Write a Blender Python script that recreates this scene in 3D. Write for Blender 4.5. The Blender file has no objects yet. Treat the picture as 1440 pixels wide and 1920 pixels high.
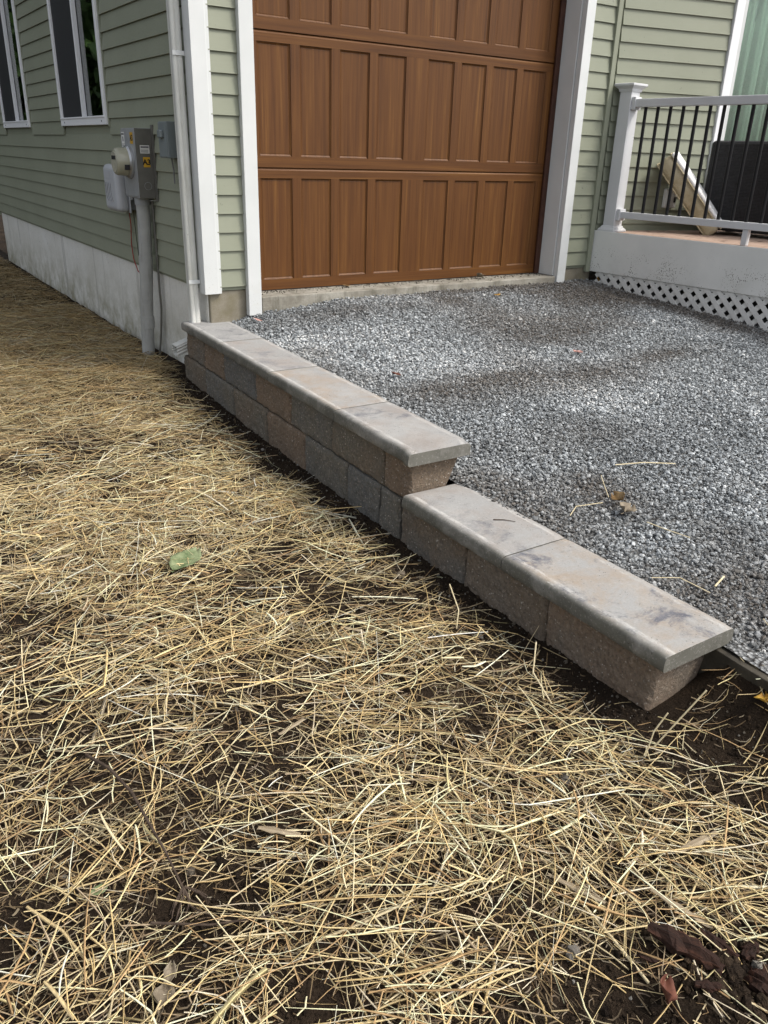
import bpy, bmesh, math, random
import numpy as np
from mathutils import Vector, Matrix, Euler
from math import radians as RAD, sin, cos, pi

SC = bpy.context.scene
COL = SC.collection

# ------------------------------------------------------------------ camera
def make_camera():
    yaw, pitch, roll = RAD(34.138), RAD(-24.011), RAD(1.842)
    f = Vector((sin(yaw)*cos(pitch), cos(yaw)*cos(pitch), sin(pitch)))
    r = Vector((cos(yaw), -sin(yaw), 0)); u = r.cross(f)
    r2 = cos(roll)*r + sin(roll)*u; u2 = -sin(roll)*r + cos(roll)*u
    cd = bpy.data.cameras.new('camera')
    cd.sensor_fit = 'VERTICAL'; cd.sensor_height = 36.0
    cd.lens = 36.0*1506.7/1920.0
    cd.clip_start = 0.05; cd.clip_end = 2000
    co = bpy.data.objects.new('camera', cd); COL.objects.link(co)
    m = Matrix((( r2.x, u2.x, -f.x, -1.810), (r2.y, u2.y, -f.y, -4.586), (r2.z, u2.z, -f.z, 0.747), (0, 0, 0, 1)))
    co.matrix_world = m
    SC.camera = co
make_camera()

# ------------------------------------------------------------------ sky, sun, exposure
SUN = Vector((0.50, -0.60, 0.98)).normalized()
def make_light():
    w = bpy.data.worlds.new('World'); SC.world = w; w.use_nodes = True
    nt = w.node_tree; nt.nodes.clear()
    out = nt.nodes.new('ShaderNodeOutputWorld'); bg = nt.nodes.new('ShaderNodeBackground')
    sky = nt.nodes.new('ShaderNodeTexSky'); sky.sky_type = 'NISHITA'; sky.sun_disc = False
    sky.sun_elevation = math.asin(SUN.z); sky.sun_rotation = math.atan2(SUN.x, SUN.y)
    sky.air_density = 1.0; sky.dust_density = 4.0; sky.ozone_density = 1.0
    bg.inputs['Strength'].default_value = 0.15
    hs = nt.nodes.new('ShaderNodeHueSaturation'); hs.inputs['Saturation'].default_value = .30   # thin overcast
    nt.links.new(sky.outputs[0], hs.inputs['Color']); nt.links.new(hs.outputs[0], bg.inputs['Color']); nt.links.new(bg.outputs[0], out.inputs['Surface'])
    sd = bpy.data.lights.new('sun', 'SUN'); sd.energy = 1.2; sd.angle = RAD(11); sd.color = (1.0, 0.93, 0.82)
    so = bpy.data.objects.new('sun', sd); COL.objects.link(so)
    so.rotation_euler = (-SUN).to_track_quat('-Z', 'Y').to_euler(); so.location = (6, -8, 12)
make_light()
vs = SC.view_settings
vs.view_transform = 'Standard'; vs.look = 'None'; vs.gamma = 1.0; vs.exposure = 0.82; vs.use_curve_mapping = False

random.seed(7)
RNG = np.random.default_rng(11)

# ------------------------------------------------------------------ numpy noise
_T = np.random.default_rng(3).random((256, 256))
def vnoise(x, y):
    x = np.asarray(x, float); y = np.asarray(y, float)
    xi = np.floor(x).astype(int); yi = np.floor(y).astype(int)
    fx = x-xi; fy = y-yi
    fx = fx*fx*(3-2*fx); fy = fy*fy*(3-2*fy)
    g = lambda a, b: _T[a & 255, b & 255]
    return (g(xi, yi)*(1-fx)+g(xi+1, yi)*fx)*(1-fy)+(g(xi, yi+1)*(1-fx)+g(xi+1, yi+1)*fx)*fy
def fbm(x, y, o=4):
    s = 0; a = .5; t = 0
    for i in range(o):
        s = s+a*vnoise(x*2**i+17.3*i, y*2**i+5.1*i); t += a; a *= .5
    return s/t
def gauss(x, y, cx, cy, sx, sy=None):
    sy = sy or sx
    return np.exp(-((x-cx)/sx)**2-((y-cy)/sy)**2)

# ------------------------------------------------------------------ object helpers
def link(o, parent=None):
    COL.objects.link(o)
    if parent is not None: o.parent = parent
    return o
def tag(o, label=None, cat=None, group=None, kind=None):
    if label: o['label'] = label
    if cat: o['category'] = cat
    if group: o['group'] = group
    if kind: o['kind'] = kind
    return o
def empty(name, loc=(0, 0, 0)):
    o = bpy.data.objects.new(name, None); o.location = loc; o.empty_display_size = .1
    return link(o)
def mobj(name, verts, faces, mats, parent=None, fmat=None, smooth=False):
    me = bpy.data.meshes.new(name); me.from_pydata([tuple(v) for v in verts], [], faces)
    if not isinstance(mats, (list, tuple)): mats = [mats]
    for m in mats: me.materials.append(m)
    if fmat: me.polygons.foreach_set('material_index', fmat)
    if smooth: me.polygons.foreach_set('use_smooth', [True]*len(me.polygons))
    me.update()
    o = bpy.data.objects.new(name, me)
    if parent is not None:
        # vertices are in world coordinates: keep them there under a moved parent
        link(o, parent); o.matrix_parent_inverse = parent.matrix_world.inverted() if parent.type != 'EMPTY' else Matrix.Translation(-parent.location)
    else: link(o)
    return o
class MB:
    def __init__(s): s.v = []; s.f = []; s.m = []
    def add(s, v, f, mi=0):
        b = len(s.v); s.v += [tuple(p) for p in v]; s.f += [tuple(i+b for i in q) for q in f]; s.m += [mi]*len(f); return s
    def box(s, x0, x1, y0, y1, z0, z1, mi=0):
        v = [(x, y, z) for x in (x0, x1) for y in (y0, y1) for z in (z0, z1)]
        return s.add(v, [(0, 1, 3, 2), (4, 6, 7, 5), (0, 4, 5, 1), (2, 3, 7, 6), (0, 2, 6, 4), (1, 5, 7, 3)], mi)
    def obox(s, c, ax, ay, az, mi=0):
        # oriented box: centre and three half axes
        c = Vector(c); ax, ay, az = Vector(ax), Vector(ay), Vector(az)
        v = [c+a*ax+b*ay+d*az for a in (-1, 1) for b in (-1, 1) for d in (-1, 1)]
        return s.add(v, [(0, 1, 3, 2), (4, 6, 7, 5), (0, 4, 5, 1), (2, 3, 7, 6), (0, 2, 6, 4), (1, 5, 7, 3)], mi)
    def extrude(s, prof, a, b, caps=True, mi=0):
        # prof: function t->list of points for the two ends
        pa = [Vector(p)+Vector(a) for p in prof]; pb = [Vector(p)+Vector(b) for p in prof]; n = len(prof)
        f = [(i, (i+1) % n, n+(i+1) % n, n+i) for i in range(n)]
        if caps: f += [tuple(range(n-1, -1, -1)), tuple(range(n, 2*n))]
        return s.add(pa+pb, f, mi)
    def tube(s, pts, rad, n=8, mi=0, caps=True):
        pts = [Vector(p) for p in pts]
        if not hasattr(rad, '__len__'): rad = [rad]*len(pts)
        v = []; f = []; ref = None
        for i, p in enumerate(pts):
            d = (pts[min(i+1, len(pts)-1)]-pts[max(i-1, 0)]).normalized()
            if ref is None: ref = Vector((0, 0, 1)) if abs(d.z) < .9 else Vector((1, 0, 0))
            a = d.cross(ref).normalized(); b = a.cross(d).normalized(); ref = b
            for k in range(n):
                t = 2*pi*k/n; v.append(p+rad[i]*(cos(t)*a+sin(t)*b))
        for i in range(len(pts)-1):
            for k in range(n): f.append((i*n+k, i*n+(k+1) % n, (i+1)*n+(k+1) % n, (i+1)*n+k))
        if caps: f += [tuple(range(n-1, -1, -1)), tuple(range((len(pts)-1)*n, len(pts)*n))]
        return s.add(v, f, mi)
    def disc(s, c, ax, r, h, n=24, mi=0):
        c = Vector(c); ax = Vector(ax).normalized()
        return s.tube([c, c+ax*h], r, n, mi)
    def build(s, name, mats, parent=None, smooth=False, bevel=0, seg=2):
        o = mobj(name, s.v, s.f, mats, parent, s.m, smooth)
        bm = bmesh.new(); bm.from_mesh(o.data); bmesh.ops.recalc_face_normals(bm, faces=bm.faces); bm.to_mesh(o.data); bm.free()
        if bevel:
            md = o.modifiers.new('bevel', 'BEVEL'); md.width = bevel; md.segments = seg; md.limit_method = 'ANGLE'; md.angle_limit = RAD(40)
            md.harden_normals = False
        return o
def smooth_angle(o, ang=40):
    me = o.data
    me.polygons.foreach_set('use_smooth', [True]*len(me.polygons))
    try: me.set_sharp_from_angle(angle=RAD(ang))
    except Exception: pass
    return o

# ------------------------------------------------------------------ material helpers
class NT:
    def __init__(s, name):
        s.mat = bpy.data.materials.new(name); s.mat.use_nodes = True
        s.t = s.mat.node_tree; s.t.nodes.clear()
        s.out = s.n('ShaderNodeOutputMaterial'); s.b = s.n('ShaderNodeBsdfPrincipled')
        s.t.links.new(s.b.outputs[0], s.out.inputs['Surface'])
    def n(s, ty, **k):
        nd = s.t.nodes.new(ty)
        for a, v in k.items(): setattr(nd, a, v)
        return nd
    def L(s, a, b): s.t.links.new(a, b)
    def put(s, sock, v):
        if isinstance(v, bpy.types.NodeSocket): s.L(v, sock)
        else:
            if isinstance(v, (tuple, list)) and len(v) == 3 and sock.type == 'RGBA': v = (*v, 1)
            sock.default_value = v
    def set(s, **k):
        names = dict(color='Base Color', rough='Roughness', spec='Specular IOR Level', metal='Metallic', normal='Normal', trans='Transmission Weight', ior='IOR', alpha='Alpha', sheen='Sheen Weight', coat='Coat Weight')
        for a, v in k.items(): s.put(s.b.inputs[names[a]], v)
        return s
    def pos(s): return s.n('ShaderNodeNewGeometry').outputs['Position']
    def obj(s): return s.n('ShaderNodeTexCoord').outputs['Object']
    def map(s, v, scale=(1, 1, 1), loc=(0, 0, 0), rot=(0, 0, 0)):
        m = s.n('ShaderNodeMapping'); s.put(m.inputs['Vector'], v)
        m.inputs['Scale'].default_value = scale; s.put(m.inputs['Location'], loc); m.inputs['Rotation'].default_value = rot
        return m.outputs[0]
    def noise(s, v, scale=5, detail=4, rough=.55, dist=0):
        x = s.n('ShaderNodeTexNoise'); s.put(x.inputs['Vector'], v)
        x.inputs['Scale'].default_value = scale; x.inputs['Detail'].default_value = detail; x.inputs['Roughness'].default_value = rough; x.inputs['Distortion'].default_value = dist
        return x.outputs[0]
    def voro(s, v, scale=5, feature='F1', out='Distance', rnd=1):
        x = s.n('ShaderNodeTexVoronoi', feature=feature); s.put(x.inputs['Vector'], v); x.inputs['Scale'].default_value = scale; x.inputs['Randomness'].default_value = rnd
        return x.outputs[out]
    def ramp(s, fac, stops):
        r = s.n('ShaderNodeValToRGB'); s.put(r.inputs[0], fac); e = r.color_ramp.elements
        while len(e) < len(stops): e.new(.5)
        for i, (p, c) in enumerate(stops):
            e[i].position = p; c = (c, c, c) if not hasattr(c, '__len__') else c; e[i].color = (*c, 1)
        return r.outputs[0]
    def rng(s, v, a, b, c=0, d=1):
        m = s.n('ShaderNodeMapRange'); s.put(m.inputs[0], v)
        for i, x in enumerate((a, b, c, d)): s.put(m.inputs[i+1], x)
        return m.outputs[0]
    def mix(s, fac, a, b, mode='MIX'):
        m = s.n('ShaderNodeMix', data_type='RGBA', blend_type=mode); s.put(m.inputs[0], fac); s.put(m.inputs[6], a); s.put(m.inputs[7], b)
        return m.outputs[2]
    def math(s, op, a, b=0.0):
        m = s.n('ShaderNodeMath', operation=op); s.put(m.inputs[0], a); s.put(m.inputs[1], b); return m.outputs[0]
    def sep(s, v):
        m = s.n('ShaderNodeSeparateXYZ'); s.put(m.inputs[0], v); return m.outputs
    def bump(s, h, strength=.3, dist=.01, normal=None):
        b = s.n('ShaderNodeBump'); s.put(b.inputs['Height'], h); b.inputs['Strength'].default_value = strength; b.inputs['Distance'].default_value = dist
        if normal is not None: s.L(normal, b.inputs['Normal'])
        return b.outputs[0]
    def orand(s): return s.n('ShaderNodeObjectInfo').outputs['Random']
    def ocol(s): return s.n('ShaderNodeObjectInfo').outputs['Color']
    def attr(s, name, ty='GEOMETRY', out='Color'):
        return s.n('ShaderNodeAttribute', attribute_name=name, attribute_type=ty).outputs[out]
    def offs(s, v, k=37.0):
        a = s.n('ShaderNodeVectorMath', operation='ADD'); s.put(a.inputs[0], v)
        c = s.n('ShaderNodeCombineXYZ'); r = s.orand()
        for i, q in enumerate((k, k*1.7, k*.6)): s.L(s.math('MULTIPLY', r, q), c.inputs[i])
        s.L(c.outputs[0], a.inputs[1]); return a.outputs[0]

M = {}
def plain(name, col, rough=.5, spec=.4, metal=0, nscale=30, var=.12, bump=0):
    t = NT(name); p = t.obj()
    f = t.noise(t.offs(p), nscale, 4)
    c = t.mix(t.rng(f, .3, .7), tuple(x*(1-var) for x in col), tuple(min(1, x*(1+var)) for x in col))
    t.set(color=c, rough=rough, spec=spec, metal=metal)
    if bump: t.set(normal=t.bump(f, bump, .004))
    M[name] = t.mat; return t.mat

def make_materials():
    # vinyl siding
    t = NT('siding'); p = t.pos()
    g = t.noise(t.map(p, (9, 9, 160)), 1.0, 4, .6)
    d = t.noise(p, 1.7, 5, .6); d2 = t.noise(p, 90, 2)
    c = t.mix(t.rng(d, .3, .75), (.220, .235, .174), (.258, .273, .207))
    c = t.mix(t.math('MULTIPLY', t.rng(g, .45, .75), .10), c, (.15, .155, .11))
    c = t.mix(t.math('MULTIPLY', t.rng(t.orand(), 0, 1), .08), c, (.31, .315, .25))
    sp = t.rng(t.noise(t.map(p, (55, 55, 40)), 1, 2, .5), .735, .76)
    c = t.mix(t.math('MULTIPLY', sp, .5), c, (.05, .05, .03))
    t.set(color=c, rough=t.rng(d2, .2, .8, .42, .58), spec=.35, normal=t.bump(g, .12, .002)); M['siding'] = t.mat
    # white vinyl / pvc trim, splashed with soil low down
    t = NT('white_trim'); p = t.pos(); z = t.sep(p)[2]
    d = t.noise(p, 3, 4)
    c = t.mix(t.rng(d, .3, .7), (.56, .58, .575), (.63, .645, .64))
    spk = t.noise(p, 130, 3, .6); low = t.rng(z, .35, -.2, 0, 1)
    s1 = t.math('MULTIPLY', t.rng(spk, .64, .70), low)
    c = t.mix(t.math('MULTIPLY', s1, .75), c, (.16, .13, .09))
    s2 = t.math('MULTIPLY', t.rng(t.noise(p, 11, 5, .7), .5, .8), t.rng(z, .05, -.2, 0, .45))
    c = t.mix(s2, c, (.42, .36, .20))
    t.set(color=c, rough=.42, spec=.4, normal=t.bump(t.noise(p, 60, 2), .03, .002)); M['white_trim'] = t.mat
    # deck fascia: white with many dirt splashes
    t = NT('fascia_white'); p = t.pos(); z = t.sep(p)[2]
    d = t.noise(p, 4, 5)
    c = t.mix(t.rng(d, .3, .7), (.62, .63, .61), (.70, .705, .685))
    v = t.voro(p, 95, rnd=1); sz = t.noise(p, 7, 4, .6)
    dots = t.math('LESS_THAN', v, t.math('MULTIPLY', t.rng(sz, .40, .62, .0, .34), t.rng(z, .22, .06, .0, 1)))
    c = t.mix(t.math('MULTIPLY', dots, .85), c, (.07, .06, .04))
    c = t.mix(t.math('MULTIPLY', t.rng(t.noise(p, 6, 5, .7), .5, .8), t.rng(z, .1, -.05, 0, .35)), c, (.33, .31, .25))
    t.set(color=c, rough=.5, spec=.35); M['fascia_white'] = t.mat
    plain('rail_white', (.54, .55, .565), .38, .45, nscale=4, var=.05)
    plain('vinyl_white', (.80, .81, .83), .35, .45, nscale=4, var=.03)
    # garage door woodgrain, vertical and horizontal
    for nm, sc, wv in (('wood_v', (46, 46, 1.3), (150, 150, 2.2)), ('wood_h', (1.1, 30, 42), (2.0, 90, 130))):
        t = NT(nm); p = t.offs(t.obj())
        w = t.noise(t.map(t.obj(), (1.2, 1.2, 1.2)), 2.0, 2)
        g = t.noise(t.map(p, sc), 1.0, 5, .62, .25)
        fine = t.noise(t.map(p, wv), 1.0, 3, .6)
        st = t.noise(t.map(p, tuple(q*.35 for q in sc)), 1.0, 3, .5, .6)
        c = t.ramp(g, [(.26, (.055, .0200, .0050)), (.46, (.094, .0360, .0085)), (.60, (.118, .0475, .0112)), (.76, (.190, .088, .021))])
        c = t.mix(t.rng(st, .52, .66, 0, .55), c, (.092, .034, .0080))
        c = t.mix(t.rng(fine, .5, .75, 0, .42), c, (.060, .022, .0055))
        c = t.mix(t.rng(w, .35, .7, 0, .2), c, (.125, .050, .0120))
        t.set(color=c, rough=t.rng(fine, .3, .7, .45, .62), spec=.26, normal=t.bump(fine, .18, .0015)); M[nm] = t.mat
    plain('door_stop_brown', (.05, .020, .012), .55, .3, nscale=20, var=.25)
    # painted/parged foundation with stains
    t = NT('foundation'); p = t.pos(); x, y, z = t.sep(p)
    d = t.noise(p, 2.2, 6, .65); f = t.noise(p, 60, 4, .7)
    c = t.mix(t.rng(d, .3, .72), (.58, .57, .52), (.69, .685, .65))
    c = t.mix(t.rng(f, .5, .8, 0, .35), c, (.27, .26, .23))
    st = t.noise(t.map(p, (7, 7, .35)), 1.0, 3, .6)
    c = t.mix(t.rng(st, .58, .66, 0, .42), c, (.15, .145, .125))
    hi = t.rng(z, -.12, -.55, 0, 1)
    mo = t.math('MULTIPLY', t.rng(t.noise(p, 5, 6, .7), .36, .62), hi)
    c = t.mix(t.math('MULTIPLY', mo, .82), c, (.22, .205, .125))
    mo2 = t.math('MULTIPLY', t.rng(t.noise(p, 13, 5, .7), .5, .7), t.rng(z, -.42, -.6, 0, 1))
    c = t.mix(t.math('MULTIPLY', mo2, .6), c, (.06, .055, .035))
    cr = t.noise(t.map(p, (22, 22, 14)), 1, 3, .5, 1.5)
    ck = t.math('LESS_THAN', t.math('ABSOLUTE', t.math('SUBTRACT', cr, .5)), .004)
    gate = t.rng(t.noise(p, 4.5, 2), .60, .66)
    c = t.mix(t.math('MULTIPLY', t.math('MULTIPLY', ck, gate), .7), c, (.04, .04, .035))
    t.set(color=c, rough=.85, spec=.2, normal=t.bump(f, .25, .004)); M['foundation'] = t.mat
    # bare tan concrete under the front wall
    t = NT('concrete_tan'); p = t.pos(); z = t.sep(p)[2]
    d = t.noise(p, 9, 6, .65); f = t.noise(p, 150, 3, .7)
    c = t.mix(t.rng(d, .3, .7), (.17, .150, .112), (.27, .248, .20))
    c = t.mix(t.rng(f, .45, .8, 0, .5), c, (.12, .10, .06))
    c = t.mix(t.rng(t.noise(p, 6, 4), .48, .7, 0, .55), c, (.15, .135, .07))
    t.set(color=c, rough=.9, spec=.15, normal=t.bump(f, .35, .003)); M['concrete_tan'] = t.mat
    t = NT('concrete_sill'); p = t.pos()
    d = t.noise(p, 7, 7, .7); f = t.noise(p, 120, 3, .7)
    c = t.mix(t.rng(d, .32, .68), (.17, .155, .125), (.36, .345, .30))
    c = t.mix(t.rng(f, .5, .8, 0, .55), c, (.09, .08, .06))
    c = t.mix(t.rng(t.noise(t.map(p, (14, 14, 3)), 1, 5, .7), .52, .7, 0, .6), c, (.08, .075, .055))
    t.set(color=c, rough=.9, spec=.2, normal=t.bump(f, .4, .004)); M['concrete_sill'] = t.mat
    # split-face wall block; the object colour carries each block's own tint
    t = NT('wall_block'); p = t.pos()
    d = t.noise(p, 5.5, 5, .6); f = t.noise(p, 210, 3, .75); v = t.voro(p, 75)
    oc = t.ocol(); at = t.attr('tint', 'OBJECT')
    c = t.mix(t.rng(d, .36, .66), oc, at)
    c = t.mix(t.rng(t.noise(p, 110, 4, .7), .46, .70, 0, .65), c, (.06, .052, .045))
    c = t.mix(t.rng(t.noise(p, 85, 3, .7), .55, .70, 0, .45), c, (.36, .30, .24))
    gr = t.math('MULTIPLY', t.math('LESS_THAN', v, .20), t.rng(t.noise(p, 40, 2), .45, .6))
    c = t.mix(t.math('MULTIPLY', gr, .8), c, (.46, .42, .37))
    hgt = t.math('ADD', t.math('MULTIPLY', f, .35), t.math('MULTIPLY', t.noise(p, 70, 5, .7), .9))
    t.set(color=c, rough=.92, spec=.18, normal=t.bump(hgt, 1.0, .010)); M['wall_block'] = t.mat
    # cap stone: blotched tan and blue-grey top with chalky bloom along the worn arris
    t = NT('cap_stone'); p = t.pos()
    oc = t.ocol(); at = t.attr('tint', 'OBJECT')
    d = t.noise(t.map(p, (1, 1, 1)), 5.2, 7, .7, .3); d2 = t.noise(p, 6.5, 7, .72, .4); f = t.noise(p, 260, 3, .7)
    top = t.mix(t.rng(d, .42, .62), (.30, .298, .29), oc)
    top = t.mix(t.rng(d2, .53, .64, 0, .9), top, at)
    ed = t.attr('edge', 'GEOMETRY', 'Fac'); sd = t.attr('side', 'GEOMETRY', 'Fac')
    side = t.mix(t.rng(t.noise(p, 8, 5), .35, .7), (.092, .090, .076), (.150, .146, .128))  # side faces darker: their shade is put into the grey-olive colour
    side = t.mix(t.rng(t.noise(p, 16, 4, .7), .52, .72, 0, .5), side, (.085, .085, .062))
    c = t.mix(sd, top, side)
    bl = t.math('MULTIPLY', t.rng(ed, .55, 1.0), t.rng(t.noise(t.map(p, (1, .35, 1)), 30, 7, .85, .3), .43, .60))
    c = t.mix(t.math('MULTIPLY', bl, .72), c, (.60, .585, .55))
    c = t.mix(t.rng(t.noise(p, 3.1, 6, .75, .3), .50, .68, 0, .42), c, (.42, .405, .38))
    sc = t.rng(t.noise(t.map(p, (30, 8, 30), rot=(0, 0, .5)), 1, 4, .7), .70, .74)
    c = t.mix(t.math('MULTIPLY', sc, .5), c, (.52, .50, .47))
    c = t.mix(t.rng(f, .48, .8, 0, .45), c, (.10, .095, .09))
    c = t.mix(t.rng(t.noise(p, 130, 3, .7), .56, .72, 0, .35), c, (.47, .455, .43))
    pit = t.math('MULTIPLY', t.math('LESS_THAN', t.voro(p, 95), .17), t.rng(t.noise(p, 22, 3), .50, .60))
    c = t.mix(t.math('MULTIPLY', pit, .75), c, (.05, .047, .042))
    h = t.math('SUBTRACT', t.math('ADD', t.math('MULTIPLY', f, .6), t.noise(p, 35, 5, .7)), pit)
    t.set(color=c, rough=.82, spec=.25, normal=t.bump(h, .28, .004)); M['cap_stone'] = t.mat
    # soil
    t = NT('soil'); p = t.pos()
    d = t.noise(p, 3, 5, .6); f = t.noise(p, 55, 5, .7); g = t.noise(p, 190, 3, .7)
    c = t.mix(t.rng(d, .35, .7), (.019, .0130, .0085), (.044, .030, .0190))
    c = t.mix(t.rng(g, .45, .75, 0, .6), c, (.011, .008, .006))
    c = t.mix(t.rng(t.voro(p, 260), .08, .02, 0, .5), c, (.13, .11, .085))
    h = t.math('ADD', f, t.math('MULTIPLY', g, .5))
    t.set(color=c, rough=.95, spec=.12, normal=t.bump(h, 1.0, .02)); M['soil'] = t.mat
    t = NT('soil_crumb'); r = t.attr('val', 'INSTANCER', 'Fac')
    c = t.ramp(r, [(0, (.011, .0075, .0055)), (.6, (.042, .029, .0185)), (.86, (.078, .057, .038)), (.93, (.16, .145, .12)), (1, (.27, .255, .23))])
    t.set(color=c, rough=.95, spec=.12, normal=t.bump(t.noise(t.obj(), 4, 4), .6, .2)); M['soil_crumb'] = t.mat
    # gravel
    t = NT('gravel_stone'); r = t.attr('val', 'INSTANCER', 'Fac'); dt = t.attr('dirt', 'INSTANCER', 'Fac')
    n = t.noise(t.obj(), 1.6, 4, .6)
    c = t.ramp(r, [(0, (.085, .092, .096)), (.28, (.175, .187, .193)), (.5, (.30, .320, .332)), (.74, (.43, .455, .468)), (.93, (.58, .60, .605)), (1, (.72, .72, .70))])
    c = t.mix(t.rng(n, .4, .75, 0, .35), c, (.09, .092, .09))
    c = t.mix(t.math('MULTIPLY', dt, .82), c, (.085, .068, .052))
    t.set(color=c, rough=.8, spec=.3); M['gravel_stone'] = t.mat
    t = NT('gravel_base'); p = t.pos()
    v = t.voro(p, 85, out='Color'); d = t.voro(p, 85)
    c = t.mix(t.rng(t.sep(v)[0], 0, 1), (.05, .05, .05), (.36, .37, .37))
    c = t.mix(t.rng(d, .45, .8), c, (.025, .022, .02))
    t.set(color=c, rough=.9, spec=.2, normal=t.bump(d, 1, .01)); M['gravel_base'] = t.mat
    # straw
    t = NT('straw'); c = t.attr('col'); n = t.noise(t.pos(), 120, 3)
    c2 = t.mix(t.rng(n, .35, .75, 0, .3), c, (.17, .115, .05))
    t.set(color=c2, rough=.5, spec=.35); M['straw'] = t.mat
    # glass: clear pane, dark backed by the room
    t = NT('glass'); t.b.inputs['Base Color'].default_value = (.9, .96, .93, 1)
    t.set(rough=.01, trans=1.0, ior=1.45, spec=.5); M['glass'] = t.mat
    plain('room_dark', (.012, .013, .014), .9, .1)
    plain('room_dim', (.10, .10, .095), .9, .1)
    t = NT('screen_mesh'); p = t.pos()
    wv = t.noise(t.map(p, (1, 400, 400)), 1, 1)
    t.set(color=t.mix(t.rng(wv, .3, .7), (.018, .019, .021), (.034, .035, .038)), rough=.7, spec=.25); M['screen_mesh'] = t.mat
    # curtain
    t = NT('curtain'); p = t.pos()
    wv = t.noise(t.map(p, (300, 300, 60)), 1, 2); w2 = t.noise(t.map(p, (40, 40, 420)), 1, 2)
    c = t.mix(t.rng(wv, .3, .7), (.165, .285, .205), (.225, .36, .27)); c = t.mix(t.rng(w2, .45, .7, 0, .3), c, (.27, .40, .31))
    t.set(color=c, rough=.85, spec=.15, sheen=.2); M['curtain'] = t.mat
    # metals and plastics on the wall
    plain('meter_grey', (.27, .28, .285), .45, .4, 0, 18, .1)
    plain('meter_side', (.115, .112, .098), .5, .35, 0, 14, .15)
    plain('meter_glass', (.33, .325, .25), .22, .5, 0, 10, .06)
    plain('meter_dial', (.36, .35, .28), .4, .4, 0, 40, .2)
    plain('tel_grey', (.42, .435, .46), .42, .4, 0, 8, .05)
    plain('tel_dark', (.17, .175, .18), .5, .35, 0, 8, .08)
    plain('box_blue', (.165, .19, .195), .45, .4, 0, 9, .08)
    plain('steel', (.55, .56, .57), .3, .5, .85, 20, .1)
    plain('black_slot', (.02, .02, .022), .6, .3)
    plain('sticker_white', (.66, .66, .63), .6, .3, 0, 6, .04)
    plain('sticker_yellow', (.52, .30, .025), .55, .3, 0, 30, .12)
    plain('ink_black', (.012, .012, .012), .6, .3)
    plain('ink_grey', (.16, .16, .17), .6, .3)
    t = NT('pvc_grey'); p = t.pos(); z = t.sep(p)[2]
    c = t.mix(t.rng(t.noise(p, 6, 5), .3, .7), (.27, .275, .265), (.36, .365, .35))
    c = t.mix(t.math('MULTIPLY', t.rng(t.noise(t.map(p, (30, 30, 6)), 1, 4, .7), .55, .75), .5), c, (.14, .13, .10))
    t.set(color=c, rough=.5, spec=.35); M['pvc_grey'] = t.mat
    t = NT('downspout_white'); p = t.pos(); z = t.sep(p)[2]
    c = t.mix(t.rng(t.noise(p, 5, 5), .3, .7), (.47, .475, .44), (.57, .575, .545))
    c = t.mix(t.rng(t.noise(t.map(p, (60, 60, 24)), 1, 3, .6), .73, .76, 0, .8), c, (.06, .05, .035))
    c = t.mix(t.math('MULTIPLY', t.rng(t.noise(t.map(p, (18, 18, 2)), 1, 5, .7), .48, .75), .35), c, (.30, .28, .20))
    t.set(color=c, rough=.42, spec=.4); M['downspout_white'] = t.mat
    plain('wire_red', (.28, .035, .02), .5, .4)
    plain('wire_green', (.045, .06, .035), .5, .4)
    plain('black_metal', (.009, .009, .010), .55, .25, 0, 30, .1)
    t = NT('deck_wood'); p = t.offs(t.obj())
    g = t.noise(t.map(p, (40, 2, 40)), 1, 4, .6); d = t.noise(t.pos(), 7, 5, .7)
    c = t.mix(t.rng(g, .3, .7), (.36, .25, .195), (.48, .36, .29))
    c = t.mix(t.rng(d, .55, .68, 0, .7), c, (.07, .045, .03))
    t.set(color=c, rough=.75, spec=.25); M['deck_wood'] = t.mat
    t = NT('lattice'); p = t.pos()
    c = t.mix(t.rng(t.noise(p, 9, 5), .3, .7), (.58, .58, .56), (.70, .70, .68))
    c = t.mix(t.rng(t.noise(p, 70, 3, .7), .62, .72, 0, .6), c, (.16, .14, .10))
    t.set(color=c, rough=.6, spec=.3); M['lattice'] = t.mat
    t = NT('wicker'); p = t.obj()
    a = t.n('ShaderNodeTexWave', wave_type='BANDS', bands_direction='Z'); t.L(p, a.inputs[0]); a.inputs['Scale'].default_value = 32
    b = t.n('ShaderNodeTexBrick'); t.L(t.map(p, (1, 1, 1), rot=(RAD(90), 0, 0)), b.inputs[0]); b.inputs['Scale'].default_value = 24; b.inputs['Mortar Size'].default_value = .05
    h = t.math('ADD', b.outputs['Fac'], t.math('MULTIPLY', a.outputs['Fac'], -.7))
    t.set(color=t.mix(t.rng(t.noise(p, 60, 2), .3, .7), (.008, .008, .010), (.020, .020, .024)), rough=.5, spec=.4, normal=t.bump(h, .9, .006)); M['wicker'] = t.mat
    t = NT('cushion_side'); p = t.obj()
    c = t.mix(t.rng(t.noise(p, 5, 5, .7), .3, .7), (.50, .45, .33), (.30, .24, .13))
    c = t.mix(t.rng(t.noise(p, 11, 5, .7), .5, .7, 0, .6), c, (.20, .16, .085))
    t.set(color=c, rough=.85, spec=.15, normal=t.bump(t.noise(p, 25, 3), .3, .01)); M['cushion_side'] = t.mat
    plain('cushion_white', (.74, .74, .74), .8, .2, 0, 7, .05, .1)
    t = NT('edging_wood'); p = t.pos()
    c = t.mix(t.rng(t.noise(p, 12, 6, .7), .35, .7), (.026, .023, .018), (.075, .066, .050))
    t.set(color=c, rough=.85, spec=.2, normal=t.bump(t.noise(p, 70, 4), .5, .004)); M['edging_wood'] = t.mat
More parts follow.
